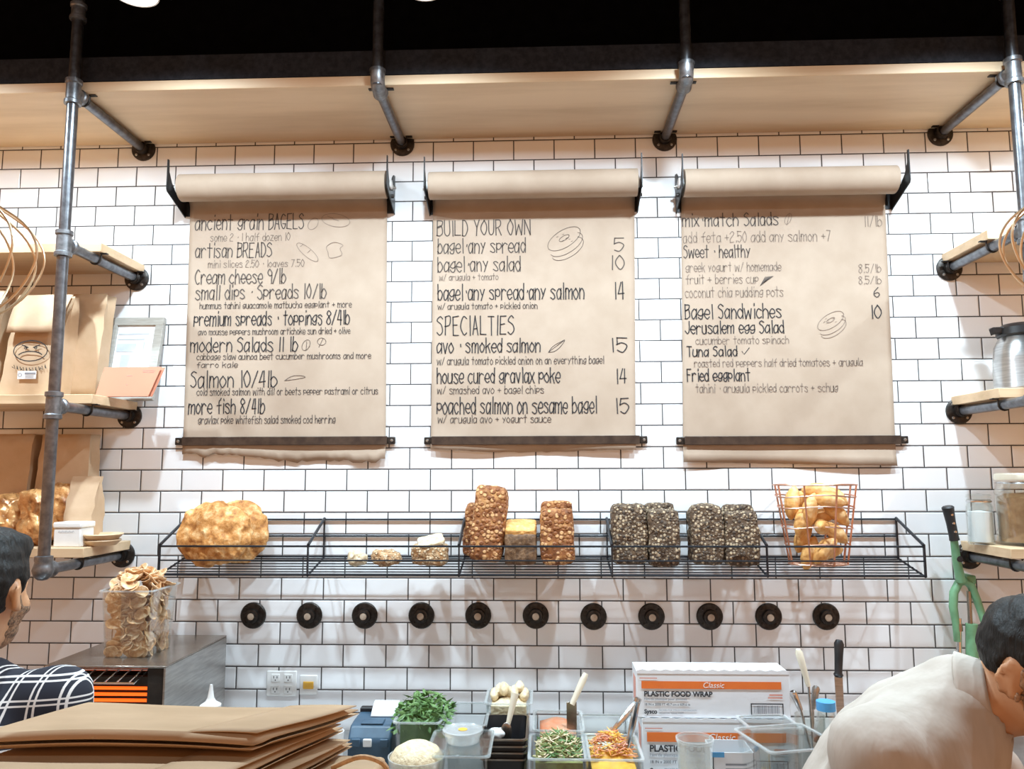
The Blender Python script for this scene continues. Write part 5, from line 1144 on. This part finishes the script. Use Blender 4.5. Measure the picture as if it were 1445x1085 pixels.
p = at(470, 1038, -0.62); tag(MB().lathe([(0, 0), (0.024, 0), (0.030, p.z-CT+0.012), (0.028, p.z-CT+0.012), (0.022, 0.004), (0, 0.004)], (p.x, -0.62, CT), (0, 0, 1), 24).build('paper_cup', 'white', origin=(p.x, -0.62, CT)), 'small white paper cup beside the slate blue printer', 'cup')
p = at(298, 970, -0.60); t = thing('squeeze_bottle', 'squeeze bottle with white nozzle just behind the bag pile', 'bottle', (p.x, -0.60, CT)); h = p.z-CT+0.008
MB().lathe([(0, 0.0005), (0.03, 0.0005), (0.032, 0.006), (0.032, h-0.09), (0.026, h-0.075), (0, h-0.075)], (p.x, -0.60, CT), (0, 0, 1), 24).build('bottle_body', 'clearmilk', t)
MB().lathe([(0.0285, h-0.076), (0.029, h-0.055), (0.014, h-0.045), (0.009, h-0.035), (0.0035, h), (0, h)], (p.x, -0.60, CT), (0, 0, 1), 24).build('nozzle', 'white', t)

# ================================================================== FRONT COUNTER + BAG PILE
FZ = 1.30
t = thing('front_counter', 'service counter under the pile of flat paper bags', 'counter', (0, -1.85, 0))
MB().box(-1.6, 0.62, -2.12, -1.60, FZ-0.04, FZ).build('counter_top', 'shelfwood', t, bevel=0.004); MB().box(-1.55, 0.58, -2.08, -1.64, 0, FZ-0.04).build('counter_body', 'cabinet', t)
zt0 = 1.452
def flat_bag(i, x0, x1, y0, y1, z, th, label, tail=0.10, grp='flat kraft bags in the pile', rot=0.0, lip=0.0):
    """folded-flat paper sack: two walls, gusset slit, folded block bottom at the right end"""
    X, Y = (x0+x1)/2, (y0+y1)/2; t_ = thing('flat_bag', label, 'paper bag', (X, Y, z), grp); rn_ = random.Random(i*7+1)
    def surf(off, top):
        def f(u, v):
            x = x0+(x1-x0)*u; y = y0+(y1-y0)*v
            x += tail*(v-0.5)
            wz = 0.004*noise.noise(Vector((x*5, y*7, i*1.7)))+0.006*lip*math.sin(u*PI*1.1)*(v < 0.15)
            e = min(1, min(u, 1-u, v, 1-v)*30+0.25)
            return (x, y, z+off*e+(th/2)*(1-e)+wz)
        return f
    R = Matrix.Rotation(rot, 3, 'Z'); c = Vector((X, Y, 0))
    for nm, off in (('upper_wall', th), ('lower_wall', 0.0)):
        b = MB().grid(surf(off, nm == 'upper_wall'), 24, 12)
        for v in b.v: q = R @ (Vector((v.x, v.y, 0))-c)+c; v.x, v.y = q.x, q.y
        b.build(nm, 'kraftpile', t_, solid=0.0012)
    b = MB()
    def fold(u, v):
        x = x1-0.10+0.10*u; y = y0+0.012+(y1-y0-0.024)*v; x += tail*(v-0.5)
        return (x, y, z+th+0.0022+0.006*u*(1-u)+0.004*noise.noise(Vector((x*5, y*7, i*1.7))))
    b.grid(fold, 6, 8)
    for v in b.v: q = R @ (Vector((v.x, v.y, 0))-c)+c; v.x, v.y = q.x, q.y
    b.build('folded_base', 'kraftpile', t_, solid=0.0012)
    return t_
XR = at(508, 981, -1.63).x
labs = ['top flat kraft bag of the pile at lower left', 'second flat kraft bag from the top of the pile, its front edge jutting out', 'third flat kraft bag from the top of the pile', 'fourth flat kraft bag from the top of the pile', 'fifth flat kraft bag from the top of the pile', 'sixth flat kraft bag from the top of the pile', 'lowest flat kraft bag of the pile on the counter']
zz = FZ+0.002
ths = [0.020, 0.018, 0.018, 0.016, 0.015, 0.013, 0.013]
for i in range(6, -1, -1):
    y0_ = -1.885 if i else -1.80
    y0_ += 0.006*((i*5) % 3)-0.01*(i > 2)
    flat_bag(i, -0.185+0.01*(i % 2), XR-0.05-0.004*(i % 3)-(0.02 if i == 1 else 0), y0_, -1.64+0.004*(i % 2), zz, ths[i], labs[i], rot=0.006*((i % 3)-1), lip=1)
    zz += ths[i]+0.0065
# handled bags at the right of the pile
hx0, hx1 = XR-0.015, XR+0.068
for i in range(3):
    t = thing('handle_bag', ['uppermost folded bag with twisted paper handles beside the bag pile', 'middle folded bag with twisted paper handles beside the bag pile', 'lowest folded bag with twisted paper handles beside the bag pile'][i], 'paper bag', (XR, -1.85, FZ), 'bags with twisted handles')
    z_ = 1.402-0.029*i
    MB().box(hx0, hx1-0.012-0.006*i, -1.93, -1.70, z_-0.026, z_).build('bag_body', 'kraftpile', t, bevel=0.008, seg=3)
    for k_ in range(2):
        y0_ = -1.84+0.075*k_+0.014*i; x_ = hx1-0.03
        pts = smooth_line([(x_-0.045, z_+0.003), (x_-0.005, z_+0.020), (x_+0.026-0.006*i, z_+0.014), (x_+0.034-0.006*i, z_-0.004), (x_+0.024, z_-0.028)], 5)
        MB().tube([(a, y0_+0.12*max(0, (x_-a))*0.3+0.006*math.sin(30*a), b) for a, b in pts], 0.0035, 8).build('handle', 'rope', t)

# ================================================================== PEOPLE
def head_frame(c, yaw, pitch=0.0, roll=0.0):
    """columns: local x right, y forward (face), z up; yaw 0 faces the wall (+Y), positive turns to +X"""
    return (Matrix.Rotation(-yaw, 3, 'Z') @ Matrix.Rotation(pitch, 3, 'X') @ Matrix.Rotation(roll, 3, 'Y')), Vector(c)
def head_sdf(P):
    d = s_ell(P, (0, -0.012, 0.030), (0.075, 0.098, 0.093))
    d = smin(d, s_ell(P, (0, 0.035, -0.030), (0.060, 0.058, 0.075)), 0.03)
    d = smin(d, s_ell(P, (0, 0.052, -0.088), (0.036, 0.036, 0.028)), 0.03)          # chin
    d = smin(d, s_ell(P, (0, 0.078, 0.020), (0.050, 0.014, 0.010)), 0.018)           # brow
    d = smin(d, s_cap(P, (0, 0.088, 0.012), (0, 0.110, -0.026), 0.007, 0.012), 0.012) # nose
    for sx in (-1, 1):
        d = smin(d, s_ell(P, (sx*0.012, 0.098, -0.030), (0.009, 0.009, 0.007)), 0.006)
        d = smax(d, -s_ell(P, (sx*0.031, 0.098, 0.004), (0.018, 0.016, 0.010)), 0.010)  # eye socket
        d = smin(d, s_ell(P, (sx*0.031, 0.076, 0.003), (0.013, 0.012, 0.010)), 0.003)  # eyeball under the lid
        d = smin(d, s_ell(P, (sx*0.045, 0.058, -0.026), (0.022, 0.022, 0.018)), 0.02)  # cheek
        # ear: rim, bowl, lobe
        R = np.array(Matrix.Rotation(sx*0.45, 3, 'Z') @ Matrix.Rotation(-0.18, 3, 'X'))
        e = s_ell(P, (sx*0.081, -0.010, 0.000), (0.0085, 0.020, 0.033), R)
        e = smin(e, s_ell(P, (sx*0.077, 0.002, -0.026), (0.007, 0.010, 0.012)), 0.006)
        e = smax(e, -s_ell(P, (sx*0.091, -0.007, 0.003), (0.0075, 0.012, 0.022), R), 0.004)
        d = smin(d, e, 0.007)
    d = smin(d, s_ell(P, (0, 0.092, -0.055), (0.024, 0.010, 0.006)), 0.006)            # lips
    d = smin(d, s_ell(P, (0, 0.090, -0.066), (0.020, 0.010, 0.006)), 0.006)
    return d
def hair_sdf(P, seed, quiff=0.0, nape=-0.052):
    d = s_ell(P, (0, -0.015, 0.036), (0.081, 0.104, 0.099))
    d = smin(d, s_ell(P, (0, 0.035, 0.102), (0.060, 0.060, 0.030)), 0.03)-quiff*0.004
    d = d + wob(P, 140, 0.0016, seed) + wob(P, 60, 0.0022, seed+2)
    face = smax(0.048+0.25*np.maximum(P[:, 2]-0.05, 0)-P[:, 1], P[:, 2]-0.078, 0.012)   # in front of the hairline
    d = smax(d, -face, 0.008)
    low = nape-P[:, 2]
    d = smax(d, low+np.maximum(0, P[:, 1]+0.035)*0.9, 0.012)                              # rises from nape to sideburn
    for sx in (-1, 1): d = smax(d, -s_ell(P, (sx*0.086, -0.008, -0.004), (0.026, 0.028, 0.042)), 0.005)
    return d
def beard_sdf(P, seed):
    d = head_sdf(P)-0.0022+wob(P, 150, 0.0012, seed)
    reg = np.maximum(-(P[:, 1]-0.006), P[:, 2]-(-0.022-0.10*(P[:, 1]-0.01)+0.055*np.clip((0.04-P[:, 1])/0.03, 0, 1)))
    d = smax(d, reg, 0.006); d = smax(d, -s_ell(P, (0, 0.10, -0.060), (0.022, 0.03, 0.009)), 0.004)
    return smax(d, -(P[:, 2]+0.118), 0.004)
def local(P, R, c): return (P-np.array(c)) @ np.array(R)
def hand(P, w_, dirv, palm_n, s=1):
    """five separate curled fingers and a thumb from the side of the palm; w_: wrist point"""
    w_ = np.array(w_); f = np.array(dirv)/np.linalg.norm(dirv); n = np.array(palm_n); n = n-f*(n @ f); n = n/np.linalg.norm(n); a = np.cross(f, n)*s
    R = np.stack([a, f, n], 1)
    d = s_ell(P, w_+f*0.05, (0.042, 0.052, 0.015), R)
    for k_, (ox, L) in enumerate(((-0.030, 0.070), (-0.010, 0.080), (0.010, 0.076), (0.029, 0.060))):
        b0 = w_+f*0.088+a*ox; b1 = b0+f*L*0.45-n*L*0.10; b2 = b1+f*L*0.28-n*L*0.25; b3 = b2+f*L*0.10-n*L*0.24
        for p_, q_, r_, s_ in ((b0, b1, 0.0088, 0.0082), (b1, b2, 0.0082, 0.0075), (b2, b3, 0.0075, 0.0066)): d = smin(d, s_cap(P, p_, q_, r_, s_), 0.004)
    t0 = w_+f*0.03-a*0.034; t1 = t0+f*0.035-a*0.028-n*0.008; t2 = t1+f*0.030-a*0.006-n*0.010
    d = smin(d, s_cap(P, t0, t1, 0.012, 0.010), 0.008); return smin(d, s_cap(P, t1, t2, 0.0098, 0.008), 0.004)
def person(name, label, hc, hyaw, hpitch, pose, shirt_mat, sleeve_mat, hroll=0.0, collar=True, apron=False, seed=1, beard=True, quiff=0, nape=-0.052):
    R, c = head_frame(hc, hyaw, hpitch, hroll); Rn = np.array(R)
    J = {k_: np.array(v, float) for k_, v in pose.items()}
    t_ = thing(name, label, 'person', (J['hip'][0], J['hip'][1], 0))
    L = lambda q: np.array(R @ Vector(q)+c)
    nk0 = L((0, -0.028, -0.058)); nk1 = J['neck']
    ch, hp = J['chest'], J['hip']
    TR = np.array(head_frame((0, 0, 0), pose['tyaw'])[0])
    def torso(P, g, wide=1.0):
        d = s_ell(P, ch, (0.165+g, 0.115+g, 0.20+g), pose_rot)
        d = smin(d, s_cap(P, ch, hp, 0.125+g, 0.130+g), 0.08)
        d = smin(d, s_cap(P, ch, J['neck'], 0.105+g, 0.070+g), 0.05)
        d = smin(d, s_ell(P, hp, (0.165+g, 0.12+g, 0.11+g), TR), 0.06)
        for k_ in 'lr': d = smin(d, s_cap(P, J['neck']*0.55+ch*0.45, J['sh'+k_], 0.066+g, 0.060+g), 0.07)
        return d
    spine = Vector(J['neck']-hp).normalized(); xa = Vector(TR[:, 0]); xa = (xa-spine*xa.dot(spine)).normalized(); ya = spine.cross(xa)
    pose_rot = np.array([[xa[i], ya[i], spine[i]] for i in range(3)])
    def arm(P, k_, g, cuff=1.0):
        d = s_cap(P, J['sh'+k_], J['el'+k_], 0.054+g, 0.042+g); return smin(d, s_cap(P, J['el'+k_], J['el'+k_]+(J['wr'+k_]-J['el'+k_])*cuff, 0.041+g, 0.028+g), 0.02)
    def leg(P, k_, g): return smin(s_cap(P, J['hj'+k_], J['kn'+k_], 0.082+g, 0.056+g), s_cap(P, J['kn'+k_], J['an'+k_], 0.054+g, 0.038+g), 0.02)
    def body(P):
        d = np.full(len(P), 9.0); Q = local(P, R, c)
        d = head_sdf(Q)
        d = smin(d, s_cap(P, nk0, nk1, 0.056, 0.062), 0.025)
        d = smin(d, torso(P, -0.006), 0.03)
        for k_, s_ in (('l', -1), ('r', 1)):
            d = smin(d, arm(P, k_, -0.004), 0.02); fd = J['wr'+k_]-J['el'+k_]
            d = smin(d, hand(P, J['wr'+k_]+fd/np.linalg.norm(fd)*0.01, fd, (0, 0.25, 1), s_), 0.012); d = smin(d, leg(P, k_, -0.004), 0.03)
            d = smin(d, s_cap(P, J['an'+k_], J['an'+k_]+TR[:, 1]*0.13+np.array((0, 0, -0.055)), 0.036, 0.03), 0.02)
        return d
    pts = np.array([v for k_, v in J.items() if k_ != 'tyaw']+[np.array(c)]); lo, hi = pts.min(0)-0.26, pts.max(0)+0.26; lo[2] = 0.0
    # head region fine, the rest coarser but one surface: sample whole figure at one step
    nets(body, lo, hi, 0.0085).build('body', 'skin', t_, smooth=0 or 180)
    hb = np.array(c)
    nets(lambda P: hair_sdf(local(P, R, c), seed, quiff, nape), hb-0.16, hb+0.17, 0.0045).build('hair', 'hair', t_, smooth=180)
    if beard: nets(lambda P: beard_sdf(local(P, R, c), seed), hb-0.16, hb+0.16, 0.0045).build('beard', 'beard', t_, smooth=180)
    def shirt(P):
        d = torso(P, 0.008)+wob(P, 24, 0.0035, seed)+wob(P, 55, 0.0012, seed+1)+wob(P*np.array((1.0, 1.0, 0.28)), 42, 0.004, seed+2)
        for k_ in 'lr': d = smin(d, s_cap(P, J['sh'+k_], J['sh'+k_]*0.75+J['el'+k_]*0.25, 0.064, 0.062), 0.04)
        hole = s_cap(P, nk0, nk1, 0.060, 0.058); d = smax(d, -hole, 0.006)
        d = smax(d, (hp[2]-0.10)-P[:, 2], 0.004)
        return d
    nets(shirt, lo, hi, 0.0105).build('shirt', shirt_mat, t_, smooth=180)
    for k_ in 'lr':
        q = np.array([J['sh'+k_], J['el'+k_], J['wr'+k_]])
        nets(lambda P: smax(arm(P, k_, 0.009, 0.85)+wob(P, 30, 0.003, seed+3), -s_cap(P, J['sh'+k_]*0.9+J['neck']*0.1, J['neck'], 0.02, 0.02), 0.01), q.min(0)-0.1, q.max(0)+0.1, 0.010).build('sleeve', sleeve_mat, t_, smooth=180)
    if collar:
        axd = Vector(nk1-nk0).normalized(); e1 = axd.cross(Vector(R @ Vector((1, 0, 0)))).normalized(); e2 = axd.cross(e1); mid = Vector(nk1)-axd*0.046; b = MB()
        def cf(u, v):
            a = u*2*PI; rr = 0.0665+0.020*v; ang = Vector(e1)*math.cos(a)+Vector(e2)*math.sin(a)
            return mid+ang*rr+axd*(0.046*v-0.004+0.010*math.cos(a)*pose.get('cslope', 0))
        b.grid(cf, 36, 8).build('collar', shirt_mat, t_, solid=0.004)
    legs = np.array([J['hjl'], J['hjr'], J['knl'], J['knr'], J['anl'], J['anr'], hp])
    nets(lambda P: smin(smin(leg(P, 'l', 0.012), leg(P, 'r', 0.012), 0.02), s_ell(P, hp, (0.168, 0.125, 0.10), TR), 0.05)+wob(P, 20, 0.004, seed), legs.min(0)-0.2, legs.max(0)+0.17, 0.014).build('trousers', 'trouser', t_, smooth=180)
    for k_ in 'lr':
        a = J['an'+k_]; e = a+TR[:, 1]*0.15
        nets(lambda P: smax(smin(s_cap(P, (a[0], a[1], 0.045), (e[0], e[1], 0.035), 0.048, 0.042), s_cap(P, a, (a[0], a[1], 0.05), 0.050, 0.050), 0.02), 0.002-P[:, 2], 0.004), np.minimum(a, e)-0.09, np.maximum(a, e)+0.09, 0.009).build('shoe', 'shoe', t_, smooth=180)
    return t_, R, c, nk0, nk1
def stand(cx, cy, tyaw, hipz, hip_off=(0, 0)):
    f = Vector((math.sin(tyaw), math.cos(tyaw))); r = Vector((math.cos(tyaw), -math.sin(tyaw))); d = {}
    hx_, hy_ = cx+hip_off[0], cy+hip_off[1]
    for k_, s_ in (('l', -1), ('r', 1)):
        d['hj'+k_] = (hx_+r.x*0.09*s_, hy_+r.y*0.09*s_, hipz-0.05); d['kn'+k_] = (hx_+r.x*0.10*s_+f.x*0.02, hy_+r.y*0.10*s_+f.y*0.02, 0.49); d['an'+k_] = (hx_+r.x*0.10*s_, hy_+r.y*0.10*s_, 0.085)
    d['hip'] = (hx_, hy_, hipz); d['tyaw'] = tyaw; return d, f, r
# left man at the toaster
hc = at(-26, 840, -1.20); ty = -0.38
pose, f, r = stand(hc.x-0.01, hc.y-0.02, ty, 0.96, (-0.01, -0.03))
nz = hc.z-0.175
pose['neck'] = (hc.x-0.012, hc.y-0.045, nz); pose['chest'] = (hc.x-0.012, hc.y-0.04, hc.z-0.36)
for k_, s_ in (('l', -1), ('r', 1)):
    sx, sy = hc.x+r.x*0.178*s_-0.012, hc.y-0.04+r.y*0.178*s_
    pose['sh'+k_] = (sx, sy, hc.z-0.225); pose['el'+k_] = (sx+r.x*0.05*s_-f.x*0.0, sy+r.y*0.05*s_+0.02, hc.z-0.50); pose['wr'+k_] = (sx+r.x*0.01*s_+f.x*0.16, sy+f.y*0.12, hc.z-0.60)
person('person', 'man in a dark plaid shirt seen from behind at the left edge', hc, -0.04, -0.06, pose, 'plaid', 'plaid2', seed=1, quiff=1)
# right man bending over his work
hc = at(1476, 954, -1.42); ty = 2.15
pose, f, r = stand(hc.x-0.40, hc.y+0.16, ty, 0.93, (0, 0))
nk = at(1360, 990, -1.33); pose['neck'] = tuple(nk)
chp = at(1272, 1105, -1.30); pose['chest'] = tuple(chp)
sr = at(1236, 1062, -1.44); sl = at(1385, 1095, -1.20); pose['shr'] = tuple(sr); pose['shl'] = tuple(sl)
for k_, s_ in (('r', sr), ('l', sl)):
    pose['el'+k_] = (s_.x+0.02, s_.y-0.02, s_.z-0.28); pose['wr'+k_] = (s_.x+0.24, s_.y-0.04, s_.z-0.32)
person('person', 'man in a white shirt bending over his work at the right edge', hc, 2.74, -0.22, pose, 'shirtwhite', 'shirtwhite', seed=4, nape=-0.018)
